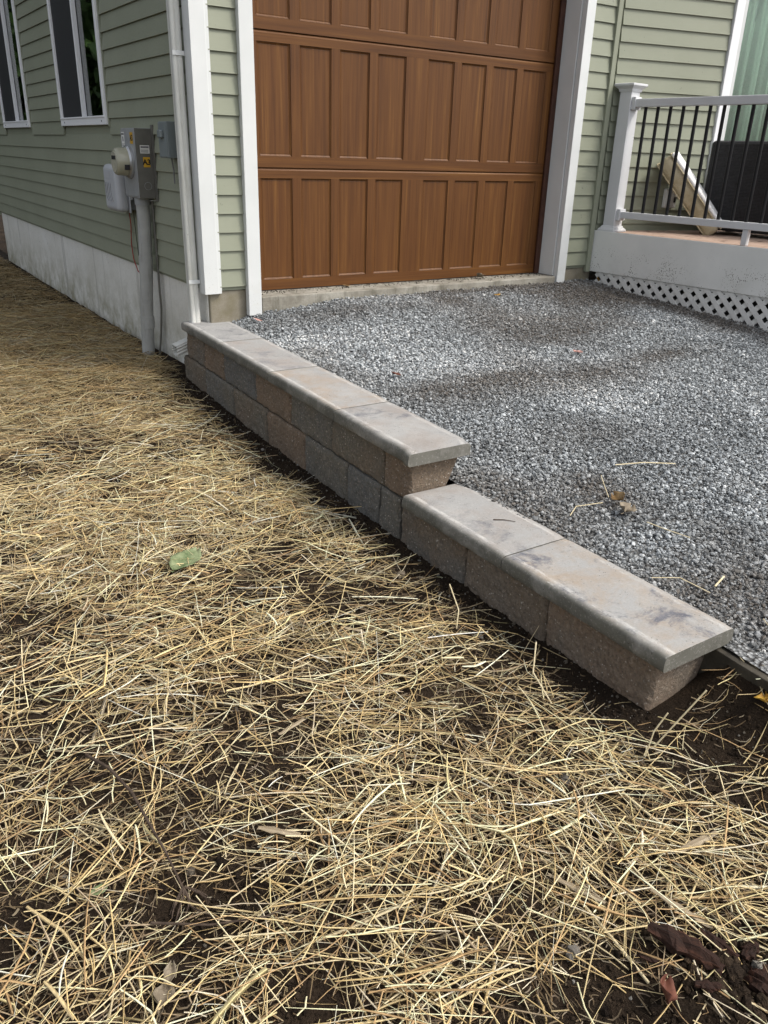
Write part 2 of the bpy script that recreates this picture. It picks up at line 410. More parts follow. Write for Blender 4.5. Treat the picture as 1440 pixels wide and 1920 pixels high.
    for nm, a, b in (('leaf_green', (.085, .125, .05), (.22, .25, .135)), ('leaf_brown', (.115, .062, .020), (.27, .185, .09)), ('leaf_pale', (.28, .25, .14), (.44, .34, .23)), ('leaf_yellow', (.20, .085, .012), (.52, .33, .05)), ('leaf_red', (.080, .026, .016), (.15, .058, .036)), ('leaf_pink', (.42, .22, .19), (.50, .33, .29)), ('leaf_grey', (.12, .095, .065), (.24, .20, .145))):
        t = NT(nm); p = t.obj(); v = t.voro(p, 42, 'DISTANCE_TO_EDGE')
        c = t.mix(t.rng(t.noise(p, 22, 4, .6), .35, .65), a, b); c = t.mix(t.rng(v, .06, 0, 0, .35), c, tuple(q*.6 for q in a))
        t.set(color=c, rough=.6, spec=.3, normal=t.bump(v, .3, .002)); M[nm] = t.mat
    t = NT('bark_chunk'); p = t.obj()
    g = t.noise(t.map(p, (8, 60, 60)), 1, 5, .65, .5)
    c = t.ramp(g, [(.3, (.008, .005, .004)), (.52, (.026, .012, .008)), (.75, (.085, .035, .02))])
    t.set(color=c, rough=.85, spec=.2, normal=t.bump(g, .8, .008)); M['bark_chunk'] = t.mat
    t = NT('husk'); p = t.obj(); g = t.noise(t.map(p, (6, 130, 60)), 1, 4, .6)
    t.set(color=t.mix(t.rng(g, .3, .7), (.17, .125, .075), (.36, .30, .21)), rough=.75, spec=.25, normal=t.bump(g, .6, .003)); M['husk'] = t.mat
    t = NT('twig'); p = t.obj(); g = t.noise(p, 60, 4)
    t.set(color=t.mix(t.rng(g, .3, .7), (.030, .020, .015), (.085, .062, .045)), rough=.8, spec=.2, normal=t.bump(g, .5, .003)); M['twig'] = t.mat
    plain('pebble', (.20, .165, .12), .85, .2, 0, 25, .25, .3); plain('pebble_grey', (.115, .105, .09), .85, .2, 0, 40, .3, .3)
    t = NT('tree_bark'); p = t.pos(); g = t.noise(t.map(p, (14, 14, 3)), 1, 6, .7, .6)
    t.set(color=t.ramp(g, [(.3, (.012, .009, .007)), (.55, (.06, .045, .034)), (.75, (.13, .10, .08))]), rough=.9, spec=.1, normal=t.bump(g, 1, .03)); M['tree_bark'] = t.mat
    t = NT('tree_leaf'); r = t.noise(t.pos(), 1.3, 3)
    t.set(color=t.mix(t.rng(r, .3, .7), (.020, .050, .012), (.055, .105, .025)), rough=.55, spec=.3); M['tree_leaf'] = t.mat
    plain('roof_dark', (.06, .058, .055), .9, .2, 0, 12, .3)
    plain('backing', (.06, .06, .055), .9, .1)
make_materials()

# ------------------------------------------------------------------ ground shapes
S = .1016                      # siding exposure
def WX(y):
    # left edge of the wall caps; the lower run turns slightly
    if isinstance(y, float): return -.135+.0475*y if y > -2.41 else -.260+.012*(y+2.41)
    return np.where(y > -2.41, -.135+.0475*y, -.260+.012*(y+2.41))
def G(x, y):
    x = np.asarray(x, float); y = np.asarray(y, float)
    z = -.583+.030*(fbm(x*2.1, y*2.1, 3)-.5)+.018*(fbm(x*9, y*9, 3)-.5)
    z = z+.035*gauss(x, y, -.15, .35, .5, .6)
    z = z+.012*np.clip(y-1, 0, 6)/6
    z = z-.012*gauss(x, y, -.35, -1.9, .15, .8)
    z = z+.138*np.exp(-((x-.01)/.13)**2)*np.clip((-3.50-y)/.12, 0, 1)
    z = z+.03*gauss(x, y, -.80, -4.1, .12, .12)-.02*gauss(x, y, -1.42, -3.5, .14, .1)
    return z
def GZ(x, y):
    x = np.asarray(x, float); y = np.asarray(y, float)
    t = np.clip(x/3.2, 0, 1)
    l = -.222+.056*np.minimum(y, 0); r = -.122+.083*np.minimum(y, 0)
    rise = np.interp(x, [.1, .35, .9, 2.8, 3.2], [-.215, -.156, -.106, -.104, -.117])-(-.222*(1-t)-.122*t)
    return l*(1-t)+r*t+rise*np.exp(-(y/.6)**2)+.016*(fbm(x*2.3+9, y*2.3, 3)-.5)+.010*(vnoise(x*9, y*9)-.5)

def grid_sheet(name, xs, ys, zf, mat):
    X, Y = np.meshgrid(xs, ys, indexing='ij'); Z = zf(X, Y)
    v = np.stack([X.ravel(), Y.ravel(), Z.ravel()], 1)
    nx, ny = len(xs), len(ys)
    i, j = np.meshgrid(np.arange(nx-1), np.arange(ny-1), indexing='ij'); a = (i*ny+j).ravel()
    f = np.stack([a, a+ny, a+ny+1, a+1], 1)
    me = bpy.data.meshes.new(name); me.from_pydata(v.tolist(), [], f.tolist()); me.materials.append(mat)
    me.polygons.foreach_set('use_smooth', [True]*len(me.polygons)); me.update()
    return link(bpy.data.objects.new(name, me))
def spaced(a, b, step, far0, far1):
    c = [b]; s = step
    while c[-1] < far1: s *= 1.5; c.append(min(far1, c[-1]+s))
    d = [a]; s = step
    while d[0] > far0: s *= 1.5; d.insert(0, max(far0, d[0]-s))
    return np.array(d[:-1]+list(np.arange(a, b, step))+c)

def setting():
    def gf(x, y):
        z = G(x, y)
        z = np.where(x > .12, np.minimum(z, -.80), z)
        return z
    g = grid_sheet('ground', spaced(-2.6, .2, .022, -400, 400), spaced(-4.8, 3.2, .03, -400, 400), gf, M['soil']); tag(g, kind='structure')
    gb = grid_sheet('driveway', np.concatenate([np.arange(-.02, 3.4, .045), [4, 5, 7]]), np.concatenate([[-9, -7.5, -6.2], np.arange(-5.4, .03, .045)]), lambda x, y: GZ(x, y)-.012, M['gravel_base']); tag(gb, kind='structure')
setting()

# ------------------------------------------------------------------ scatter by geometry nodes (gravel, soil crumbs)
def stone_variants(name, mat, n, flat=.6, jit=.28, sub=1):
    c = bpy.data.collections.new(name)
    for k in range(n):
        bm = bmesh.new(); bmesh.ops.create_icosphere(bm, subdivisions=sub, radius=.5)
        rr = random.Random(k*13+5)
        # chop with planes so the stones read as crushed, angular pieces
        for q in range(6):
            nrm = Vector((rr.uniform(-1, 1), rr.uniform(-1, 1), rr.uniform(-1, 1))).normalized(); d = rr.uniform(.26, .42)
            for v in bm.verts:
                e = v.co.dot(nrm)-d
                if e > 0: v.co -= nrm*e
        for v in bm.verts:
            v.co *= 1+rr.uniform(-jit, jit)*.3
            v.co.z *= flat; v.co.y *= rr.uniform(.97, 1.03)
        sx = rr.uniform(.75, 1.15)
        for v in bm.verts: v.co.x *= sx
        me = bpy.data.meshes.new(name); bm.to_mesh(me); bm.free(); me.materials.append(mat)
        o = bpy.data.objects.new(name, me); c.objects.link(o)
    return c
def scatter(name, pts, rot, scl, val, dirt, coll, nvar):
    n = len(pts)
    me = bpy.data.meshes.new(name); me.vertices.add(n); me.vertices.foreach_set('co', np.asarray(pts, np.float32).ravel())
    def at(nm, ty, arr, key):
        a = me.attributes.new(nm, ty, 'POINT'); a.data.foreach_set(key, np.ascontiguousarray(arr).ravel())
    at('rot', 'FLOAT_VECTOR', rot.astype(np.float32), 'vector'); at('scl', 'FLOAT_VECTOR', scl.astype(np.float32), 'vector')
    at('val', 'FLOAT', val.astype(np.float32), 'value'); at('dirt', 'FLOAT', dirt.astype(np.float32), 'value')
    at('idx', 'INT', RNG.integers(0, nvar, n).astype(np.int32), 'value')
    me.update()
    o = link(bpy.data.objects.new(name, me))
    ng = bpy.data.node_groups.new(name+'_nodes', 'GeometryNodeTree')
    ng.interface.new_socket('Geometry', in_out='INPUT', socket_type='NodeSocketGeometry'); ng.interface.new_socket('Geometry', in_out='OUTPUT', socket_type='NodeSocketGeometry')
    N = ng.nodes.new; gi = N('NodeGroupInput'); go = N('NodeGroupOutput'); ip = N('GeometryNodeInstanceOnPoints'); ci = N('GeometryNodeCollectionInfo')
    ci.inputs['Collection'].default_value = coll; ci.inputs['Separate Children'].default_value = True; ci.inputs['Reset Children'].default_value = True
    def na(nm, ty):
        x = N('GeometryNodeInputNamedAttribute'); x.data_type = ty; x.inputs['Name'].default_value = nm; return x.outputs[0]
    L = ng.links.new
    L(gi.outputs[0], ip.inputs['Points']); L(ci.outputs[0], ip.inputs['Instance']); ip.inputs['Pick Instance'].default_value = True
    L(na('idx', 'INT'), ip.inputs['Instance Index']); L(na('rot', 'FLOAT_VECTOR'), ip.inputs['Rotation']); L(na('scl', 'FLOAT_VECTOR'), ip.inputs['Scale'])
    L(ip.outputs[0], go.inputs[0])
    md = o.modifiers.new('scatter', 'NODES'); md.node_group = ng
    return o
def rand_rot(n, tilt=.6):
    return np.stack([RNG.normal(0, tilt, n), RNG.normal(0, tilt, n), RNG.uniform(0, 2*pi, n)], 1)

def gravel_stuff():
    coll = stone_variants('gravel_piece', M['gravel_stone'], 14, .72)
    P = []; 
    n = 235000
    x = RNG.uniform(-.02, 3.34, n); y = RNG.uniform(-5.2, -.005, n)
    keep = x > WX(y)+np.where(y > -2.43, .245, .255)+np.where(y < -3.60, .06, 0)
    keep &= ~((x > .30) & (x < 2.80) & (y > -.035))
    # thin out beyond what a step to the side could see
    keep &= (y > -4.6) | (x > .0)
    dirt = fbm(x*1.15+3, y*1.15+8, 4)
    # brown scuffed wheel marks and sweepings; deck's shadow and damp painted in beside it
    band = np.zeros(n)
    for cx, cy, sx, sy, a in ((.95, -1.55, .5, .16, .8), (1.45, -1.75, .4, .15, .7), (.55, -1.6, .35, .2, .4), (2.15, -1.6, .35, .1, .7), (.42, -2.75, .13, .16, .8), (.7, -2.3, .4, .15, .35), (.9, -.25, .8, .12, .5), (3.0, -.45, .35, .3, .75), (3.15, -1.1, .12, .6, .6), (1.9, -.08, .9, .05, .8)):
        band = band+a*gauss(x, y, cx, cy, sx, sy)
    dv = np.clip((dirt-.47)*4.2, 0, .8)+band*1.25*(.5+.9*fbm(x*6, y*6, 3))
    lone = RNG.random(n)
    dirt_shade_v = np.clip(dv*(.45+.9*RNG.random(n)), 0, 1)
    x, y, dirt_shade_v = x[keep], y[keep], dirt_shade_v[keep]; n = len(x)
    sz = np.clip(RNG.lognormal(math.log(.0092), .42, n), .004, .026)
    z = GZ(x, y)-.004+RNG.uniform(-.006, .006, n)
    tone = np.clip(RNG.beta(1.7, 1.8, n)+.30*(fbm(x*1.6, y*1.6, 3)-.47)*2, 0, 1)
    scl = sz[:, None]*np.stack([RNG.uniform(.85, 1.35, n), RNG.uniform(.75, 1.1, n), RNG.uniform(.7, 1.1, n)], 1)
    o = scatter('gravel', np.stack([x, y, z], 1), rand_rot(n, .5), scl, tone, dirt_shade_v, coll, 14)
    tag(o, 'loose grey crushed gravel spread over the driveway', 'gravel', kind='stuff')
gravel_stuff()

def bare(x, y):
    """0 where straw is thick, 1 where soil lies bare"""
    d = WX(y)-x
    b = np.zeros_like(x)
    wall = (y < .25) & (y > -3.62)
    edge = .13+.10*(fbm(y*2.2, y*.7+4, 3)-.5)*2+.07*gauss(x, y, -.25, -.3, .6, .4)
    b = np.maximum(b, np.where(wall, np.clip(1-(d-.02)/np.maximum(edge, .03), 0, 1)*1.3, 0))
    for cx, cy, sx, sy, a in ((-1.42, -3.5, .17, .11, .90), (-.72, -4.16, .13, .10, 1.0), (-1.29, -1.94, .16, .14, .55), (-1.17, -2.56, .22, .13, .5), (-.05, -3.78, .28, .17, 1.0), (-.25, -3.72, .16, .08, .7), (-.5, -2.68, .12, .12, .6), (-.66, -2.63, .16, .12, .5), (-.12, .12, .22, .22, .8), (-1.75, -3.62, .1, .06, .5), (-.86, -4.0, .08, .05, .6), (-1.05, -3.05, .09, .05, .35), (-.9, -3.4, .06, .05, .45), (-1.55, -2.75, .2, .1, .4)):
        b = np.maximum(b, a*gauss(x, y, cx, cy, sx, sy))
    b = b+np.clip(.46-fbm(x*4.5+2, y*4.5+1, 3), 0, 1)*3.0*np.clip((.2-y)/1.6, .2, 1)
    return np.clip(b, 0, 1)

def soil_stuff():
    coll = stone_variants('soil_crumb_piece', M['soil_crumb'], 10, .8)
    n = 190000
    x = RNG.uniform(-2.3, .02, n); y = RNG.uniform(-4.9, .8, n)
    keep = (x < WX(y)+.04) | (y < -3.6)
    keep &= RNG.random(n) < (.25+.75*bare(x, y))
    x, y = x[keep], y[keep]; n = len(x)
    sz = np.clip(RNG.lognormal(math.log(.0046), .55, n), .0018, .022)
    sz = sz*(1+1.6*gauss(x, y, -.72, -4.17, .16, .12)+.8*gauss(x, y, -1.42, -3.5, .15, .1))
    z = G(x, y)+sz*.12
    # a drift of pebbles and crumbs at the foot of the wall
    val = RNG.beta(1.6, 2.2, n)*.86
    near = np.abs(WX(y)-x) < .14
    val = np.where(near & (RNG.random(n) < .16), RNG.uniform(.86, 1, n), val)
    val = np.where(~near & (RNG.random(n) < .02), RNG.uniform(.86, 1, n), val)
    # grit swept onto the concrete sill
    k = 900; xs = RNG.uniform(.36, 2.76, k); ysl = .168-np.abs(RNG.normal(0, .07, k)); ok = (ysl > -.03) & (RNG.random(k) < .25+.9*fbm(xs*5, ysl*5, 3)); xs, ysl = xs[ok], ysl[ok]; k = len(xs)
    x = np.concatenate([x, xs]); y = np.concatenate([y, ysl]); z = np.concatenate([z, np.full(k, -.066)]); sz = np.concatenate([sz, RNG.uniform(.003, .010, k)]); val = np.concatenate([val, RNG.beta(1.4, 3, k)]); n = len(x)
    o = scatter('soil_crumbs', np.stack([x, y, z], 1), rand_rot(n, 1), sz[:, None]*RNG.uniform(.7, 1.2, (n, 3)), val, np.zeros(n), coll, 10)
    tag(o, 'dark soil crumbs and small pebbles between the straw', 'soil', kind='stuff')
soil_stuff()

# ------------------------------------------------------------------ straw
def straw_stuff():
    allv, allf, allc = [], [], []; base = [0]
    clump = lambda x, y: .30+.70*np.clip((fbm(x*3.1, y*3.1, 3)-.30)*2.6, 0, 1)
    def lay(zones, NS, K, lmean, lsig, w0, w1, flatp, lift, brown=0., curve=.16):
        xs, ys = [], []
        for (n, x0, x1, y0, y1, dens) in zones:
            x = RNG.uniform(x0, x1, n); y = RNG.uniform(y0, y1, n)
            lim = np.where(y > 0, -.02, np.where(y > -3.60, WX(y)+.02, .0))
            k = (RNG.random(n) < dens(x, y)*(1-.96*bare(x, y))) & (x < lim)
            xs.append(x[k]); ys.append(y[k])
        x = np.concatenate(xs); y = np.concatenate(ys); n = len(x)
        ln = np.clip(RNG.lognormal(math.log(lmean), lsig, n), .018, .40)
        wid = RNG.uniform(w0, w1, n)*np.where(y > .5, 1.25, 1)*np.where(RNG.random(n) < .035, 1.9, 1)
        flatb = RNG.random(n) < flatp
        ang = RNG.uniform(0, 2*pi, n)
        pref = 2.6*(fbm(x*1.1+40, y*1.1, 2)-.5)*2+.35      # straw lies in loose swathes
        ang = np.where(RNG.random(n) < .18, pref+RNG.normal(0, .45, n), ang)
        thick = .004+lift*np.clip(1-bare(x, y), 0, 1)*(.45+.8*fbm(x*3.1, y*3.1, 3))
        u = RNG.random(n)**1.2
        zc = G(x, y)+.002+u*thick
        tilt = RNG.normal(0, .10, n)+np.where(RNG.random(n) < .07, RNG.normal(0, .32, n), 0)
        bend = RNG.normal(0, curve, n)*np.where(RNG.random(n) < .2, 3, 1)
        kink = np.where(RNG.random(n) < .25, RNG.normal(0, .7, n), 0); kpos = RNG.uniform(.3, .75, n)
        vb = RNG.normal(0, .13, n)
        P = np.zeros((n, NS, 3)); ds = ln/(NS-1)
        P[:, 0] = np.stack([x, y, zc], 1)
        for i in range(1, NS):
            t = (i-.5)/(NS-1)
            ai = ang+bend*t*2+np.where(t > kpos, kink, 0); ei = tilt+vb*(t-.5)
            P[:, i] = P[:, i-1]+ds[:, None]*np.stack([np.cos(ai)*np.cos(ei), np.sin(ai)*np.cos(ei), np.sin(ei)], 1)
        P -= (P.mean(1)-np.stack([x, y, zc], 1))[:, None, :]
        P[:, :, 2] = np.maximum(P[:, :, 2], G(P[:, :, 0], P[:, :, 1])+wid[:, None]*.4+.0005)
        bx = np.where(P[:, :, 1] > .02, -.015, WX(P[:, :, 1])+.020)      # keep out of wall and house
        good = ~((P[:, :, 0] > bx) & (P[:, :, 1] > -3.585)).any(1)
        P, wid, flatb, u, x, y = P[good], wid[good], flatb[good], u[good], x[good], y[good]; n = len(P)
        T = np.gradient(P, axis=1); T /= np.linalg.norm(T, axis=2)[:, :, None]+1e-9
        A = np.cross(T, np.array([0, 0, 1.0])); A /= np.linalg.norm(A, axis=2)[:, :, None]+1e-9
        B = np.cross(A, T)
        rw = np.where(flatb, wid*.8, wid*.5); rh = np.where(flatb, wid*.10, wid*.44)
        roll = RNG.normal(0, .6, n); c_, s_ = np.cos(roll)[:, None, None], np.sin(roll)[:, None, None]
        A2 = A*c_+B*s_; B2 = -A*s_+B*c_
        taper = np.ones((n, NS)); taper[:, -1] = RNG.uniform(.3, 1, n); taper[:, 0] = RNG.uniform(.6, 1, n)
        node = RNG.integers(1, NS-1, n); taper[np.arange(n), node] *= np.where(RNG.random(n) < .3, 1.3, 1)
        V = np.zeros((n, NS, K, 3)); nf = 1.41 if K == 4 else 1.2
        for k in range(K):
            th = 2*pi*k/K+(pi/4 if K > 2 else 0)
            V[:, :, k] = P+taper[:, :, None]*(A2*(rw*cos(th))[:, None, None]+B2*(rh*sin(th))[:, None, None])*nf
        fq = [(i*K+k, i*K+(k+1) % K, (i+1)*K+(k+1) % K, (i+1)*K+k) for i in range(NS-1) for k in range(K if K > 2 else 1)]
        F = (np.array(fq)[None]+(np.arange(n)*NS*K)[:, None, None]).reshape(-1, 4)+base[0]
        # each stalk has its own colour: pale yellow, tan, greenish, weathered grey
        pal = np.array([(.66, .53, .285), (.78, .675, .43), (.57, .425, .20), (.40, .265, .13), (.53, .455, .235), (.40, .315, .21), (.80, .72, .54)])
        pw = np.array([.25, .25, .16, .13, .06, .06, .09]); ci = RNG.choice(len(pal), n, p=pw/pw.sum())
        c = pal[ci]*RNG.uniform(.78, 1.12, n)[:, None]
        wet = brown+(1-brown)*(.14+.60*(1-u))*RNG.random(n)                # the lower, wetter layer is browner
        c = np.minimum(c*(.94+.46*u)[:, None], .88)
        c = c*(1-wet[:, None])+(np.array([.060, .039, .023]) if brown > .5 else np.array([.205, .130, .066]))*wet[:, None]
        wet_shade = np.clip((y+.75+.5*fbm(x*2, y*2, 3))/1.25, 0, 1)*.60+np.clip((y-.8)/3, 0, 1)*.10   # wet brown and the house's shade painted into the straw beside it
        c = c*(1-wet_shade[:, None])+np.array([.205, .138, .055])*wet_shade[:, None]
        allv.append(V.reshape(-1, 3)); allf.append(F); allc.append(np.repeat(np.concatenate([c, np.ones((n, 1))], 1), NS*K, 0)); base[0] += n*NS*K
    near = lambda x, y: np.clip((y+3.0)/1.2, 0, 1)
    # sturdy stalks
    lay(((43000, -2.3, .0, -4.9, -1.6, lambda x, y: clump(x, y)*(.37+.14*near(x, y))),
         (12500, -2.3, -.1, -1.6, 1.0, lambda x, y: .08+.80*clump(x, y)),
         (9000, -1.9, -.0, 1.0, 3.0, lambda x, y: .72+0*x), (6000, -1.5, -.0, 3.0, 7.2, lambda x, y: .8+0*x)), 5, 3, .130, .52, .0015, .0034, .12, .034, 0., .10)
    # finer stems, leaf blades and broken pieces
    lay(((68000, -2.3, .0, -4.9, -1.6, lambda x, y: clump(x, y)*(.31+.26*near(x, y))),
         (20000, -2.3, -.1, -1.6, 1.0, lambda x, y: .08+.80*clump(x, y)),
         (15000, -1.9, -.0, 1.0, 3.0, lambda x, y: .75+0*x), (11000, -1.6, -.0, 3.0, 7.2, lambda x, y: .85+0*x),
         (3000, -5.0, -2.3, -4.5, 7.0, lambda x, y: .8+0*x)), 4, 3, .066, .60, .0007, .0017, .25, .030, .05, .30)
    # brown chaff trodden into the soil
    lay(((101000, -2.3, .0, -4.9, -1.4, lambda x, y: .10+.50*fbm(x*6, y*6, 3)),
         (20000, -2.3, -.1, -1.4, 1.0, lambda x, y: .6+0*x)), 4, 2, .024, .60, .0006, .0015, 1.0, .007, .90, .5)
    v = np.concatenate(allv); F = np.concatenate(allf); cv = np.concatenate(allc)
    me = bpy.data.meshes.new('straw')
    me.vertices.add(len(v)); me.vertices.foreach_set('co', v.astype(np.float32).ravel())
    me.loops.add(F.size); me.loops.foreach_set('vertex_index', F.astype(np.int32).ravel())
    me.polygons.add(len(F)); me.polygons.foreach_set('loop_start', np.arange(0, F.size, 4, dtype=np.int32))
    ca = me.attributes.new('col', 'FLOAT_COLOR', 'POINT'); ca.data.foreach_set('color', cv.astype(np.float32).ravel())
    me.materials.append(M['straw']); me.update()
    print('straw quads', len(F))
    o = link(bpy.data.objects.new('straw', me))
    tag(o, 'loose yellow straw mulch strewn over dark soil', 'straw', kind='stuff')
straw_stuff()

# ------------------------------------------------------------------ house
HOUSE = empty('house', (0, 0, -.58)); tag(HOUSE, 'sage green sided house with brown garage door and white trim', 'house')
HT = 3.0
def siding_mesh(name, p0, p1, out, mat):
    """one course from p0 to p1 (Vectors at the butt edge), 'out' = outward normal"""
    prof = [(.000, 0.001), (.0155, -.0005), (.0168, .0012), (.0160, .006), (.0035, S+.004), (.0, S+.004)]
    m = MB()
    pr = [Vector(out)*a+Vector((0, 0, b)) for a, b in prof]
    m.extrude(pr, p0, p1)
    return m
def course(wall, p0, p1, out):
    m = siding_mesh('siding_board', p0, p1, out, None)
    return m.build('siding_board', M['siding'], wall)

ROT = RAD(-13.5); TW = Vector((cos(ROT), sin(ROT), 0)); NW = Vector((sin(ROT), -cos(ROT), 0)); W0 = Vector((3.15, 0, 0))
def house():
    # walls (sheathing behind the boards)
    fw = MB(); fw.box(.03, .30, .0, .10, -.02, HT); fw.box(2.83, 3.14, .0, .10, -.02, HT); fw.box(.30, 2.83, .02, .12, 2.10, HT)
    front = fw.build('front_wall', M['siding'], HOUSE)
    WIN = [(1.60, 2.84), (4.05, 5.25)]; WZ0, WZ1 = .875, 2.15
    sw = MB()
    ys = [.02, WIN[0][0], WIN[0][1], WIN[1][0], WIN[1][1], 6.42]
    for i in range(5):
        if i in (1, 3): sw.box(.002, .10, ys[i], ys[i+1], -.02, WZ0); sw.box(.002, .10, ys[i], ys[i+1], WZ1, HT)
        else: sw.box(.002, .10, ys[i], ys[i+1], -.02, HT)
    side = sw.build('side_wall', M['siding'], HOUSE)
    aw = MB(); c = W0+TW*2.0-NW*.06
    # angled wall beside the deck: left of the patio window, and below/above it
    def seg(a, b, z0, z1, off0=.0, off1=.10, mb=aw, mi=0):
        cc = W0+TW*((a+b)/2)-NW*((off0+off1)/2); cc = Vector((cc.x, cc.y, (z0+z1)/2))
        mb.obox(cc, TW*((b-a)/2), NW*((off1-off0)/2), Vector((0, 0, (z1-z0)/2)), mi)
    seg(.0, .99, -.02, HT); seg(.99, 2.6, 2.3, HT); seg(2.6, 3.2, -.02, HT); seg(.99, 2.6, -.02, .30)
    ang = aw.build('angled_wall', M['siding'], HOUSE)
    # boards
    o = Vector((0, -1, 0)); so = Vector((-1, 0, 0))
    for k in range(0, 24):
        z = k*S
        if z > 2.5: break
        course(front, Vector((.075, 0, z)), Vector((.262, 0, z)), o)
        course(front, Vector((2.865, 0, z)), Vector((3.118, 0, z)), o)
        segs = [(.05, 6.40)]
        if z+S > WZ0+.01 and z < WZ1: segs = [(.05, WIN[0][0]-.022), (WIN[0][1]+.022, WIN[1][0]-.022), (WIN[1][1]+.022, 6.40)]
        for a, b in segs:
            if b-a > 3:      # long courses are lapped from two lengths
                ys_ = a+random.uniform(1.6, b-a-1.2)
                course(side, Vector((0, a, z)), Vector((0, ys_, z)), so); course(side, Vector((.0014, ys_-.004, z)), Vector((.0014, b, z)), so)
            else: course(side, Vector((0, a, z)), Vector((0, b, z)), so)
        a0, a1 = .035, .975
        if z > .15: course(ang, W0+TW*a0+Vector((0, 0, z)), W0+TW*a1+Vector((0, 0, z)), NW)
    # rest of the body: back, far end, roof
    m = MB(); m.box(.10, 9.0, 6.32, 6.42, -.58, HT); m.box(8.9, 9.0, -1.2, 6.32, -.58, HT)
    m.build('back_wall', M['siding'], HOUSE)
    m = MB(); m.box(-.32, 9.3, -.32, 6.7, HT+.002, HT+.14); m.build('roof', M['roof_dark'], HOUSE)
    # foundation
    m = MB(); m.box(.010, .20, .03, 6.40, -1.0, -.004)
    m.build('foundation', M['foundation'], HOUSE, bevel=.004)
    for a, b in ((.0145, .33), (2.86, 3.20)):
        m = MB(); m.box(a, b, .006, .22, -1.0, -.022); m.build('front_foundation', M['concrete_tan'], HOUSE, bevel=.008)
    # outside corner post (white, two faces)
    m = MB()
    prof = [(-.022, -.022, 0), (.064, -.022, 0), (.064, -.016, 0), (.085, -.016, 0), (.085, .0, 0), (.0, .0, 0), (.0, .075, 0), (-.022, .075, 0)]
    m.extrude(prof, (0, 0, -.035), (0, 0, HT)); m.build('corner_post', M['white_trim'], HOUSE, bevel=.002)
    m = MB(); m.box(-.02, .03, 6.405, 6.47, -.05, HT); m.build('corner_post', M['siding'], HOUSE)
    # inside corner strip where the angled wall begins
    m = MB(); m.extrude([(3.112, -.002, 0), (3.112, -.030, 0), (3.150, -.034, 0), (3.160, -.006, 0)], (0, 0, -.05), (0, 0, HT))
    m.build('inside_corner_strip', M['siding'], HOUSE, bevel=.002)
    # garage door trim and jambs
    m = MB(); m.box(.242, .326, -.046, -.001, -.172, 2.2); m.build('door_trim', M['white_trim'], HOUSE, bevel=.003)
    m = MB(); m.box(2.792, 2.874, -.046, -.001, -.118, 2.2); m.build('door_trim', M['white_trim'], HOUSE, bevel=.003)
    m = MB(); m.box(.30, .335, .001, .20, -.066, 2.15); m.build('door_jamb', M['white_trim'], HOUSE, bevel=.002)
    m = MB(); m.box(2.784, 2.829, .003, .21, -.066, 2.15); m.build('door_jamb', M['white_trim'], HOUSE, bevel=.002)
    m = MB(); m.box(.335, 2.784, .003, .20, 2.10, 2.15); m.build('door_header', M['white_trim'], HOUSE)
    m = MB(); m.box(2.738, 2.7835, .148, .166, -.064, 2.098); m.build('door_stop', M['door_stop_brown'], HOUSE, bevel=.002)
    m = MB(); m.box(.336, .36, .148, .166, -.064, 2.098); m.build('door_stop', M['door_stop_brown'], HOUSE, bevel=.002)
    # sill slab
    m = MB(); m.box(.335, 2.785, -.034, .30, -.35, -.068)
    so_ = m.build('door_sill', M['concrete_sill'], HOUSE, bevel=.006)
    # garage door
    DX0, DX1, DY = .345, 2.79, .170
    m = MB(); m.box(DX0, DX1, DY+.020, DY+.05, -.064, 2.085); door = m.build('garage_door', M['wood_v'], HOUSE)
    PX = [.444, .719, .991, 1.264, 1.648, 1.919, 2.193, 2.464]; PW = .2125
    zs = [-.064, .651, 1.367, 2.083]
    for r in range(3):
        z0, z1 = zs[r]+.0022, zs[r+1]-.0022
        pz0, pz1 = zs[r]+.064, zs[r+1]-.058
        m = MB()
        # stiles between the openings stand flush with the rails
        xsl = [DX0]+[q for p in PX for q in (p, p+PW)]+[DX1]
        for i in range(0, len(xsl), 2): m.box(xsl[i], xsl[i+1], DY, DY+.018, pz0, pz1, 0)
        m.box(DX0, DX1, DY-.0004, DY+.018, z0, pz0, 1); m.box(DX0, DX1, DY-.0004, DY+.018, pz1, z1-.012, 1)
        # lip that closes the joint to the section above
        m.add([(DX0, DY-.0004, z1-.012), (DX1, DY-.0004, z1-.012), (DX1, DY+.009, z1), (DX0, DY+.009, z1)], [(0, 1, 2, 3)], 1)
        m.build('door_section', [M['wood_v'], M['wood_h']], door)
        for p in PX:
            q = MB(); d = .011; b = .011
            def ring(x0, x1, a0, a1, yy): return [(x0, yy, a0), (x1, yy, a0), (x1, yy, a1), (x0, yy, a1)]
            e = .001
            v = ring(p+e, p+PW-e, pz0+e, pz1-e, DY+.001)+ring(p+e, p+PW-e, pz0+e, pz1-e, DY+.004)+ring(p+b, p+PW-b, pz0+b, pz1-b, DY+d)+ring(p+b+.004, p+PW-b-.004, pz0+b+.004, pz1-b-.004, DY+d-.001)
            f = []
            for a in (0, 4, 8):
                for i in range(4): f.append((a+i, a+(i+1) % 4, a+4+(i+1) % 4, a+4+i))
            f.append((12, 13, 14, 15))
            ob = q.add(v, f).build('door_panel', M['wood_v'], door)
    m = MB(); m.box(DX0, DX1, DY+.002, DY+.03, -.0675, -.0635); m.build('bottom_seal', M['black_slot'], door)
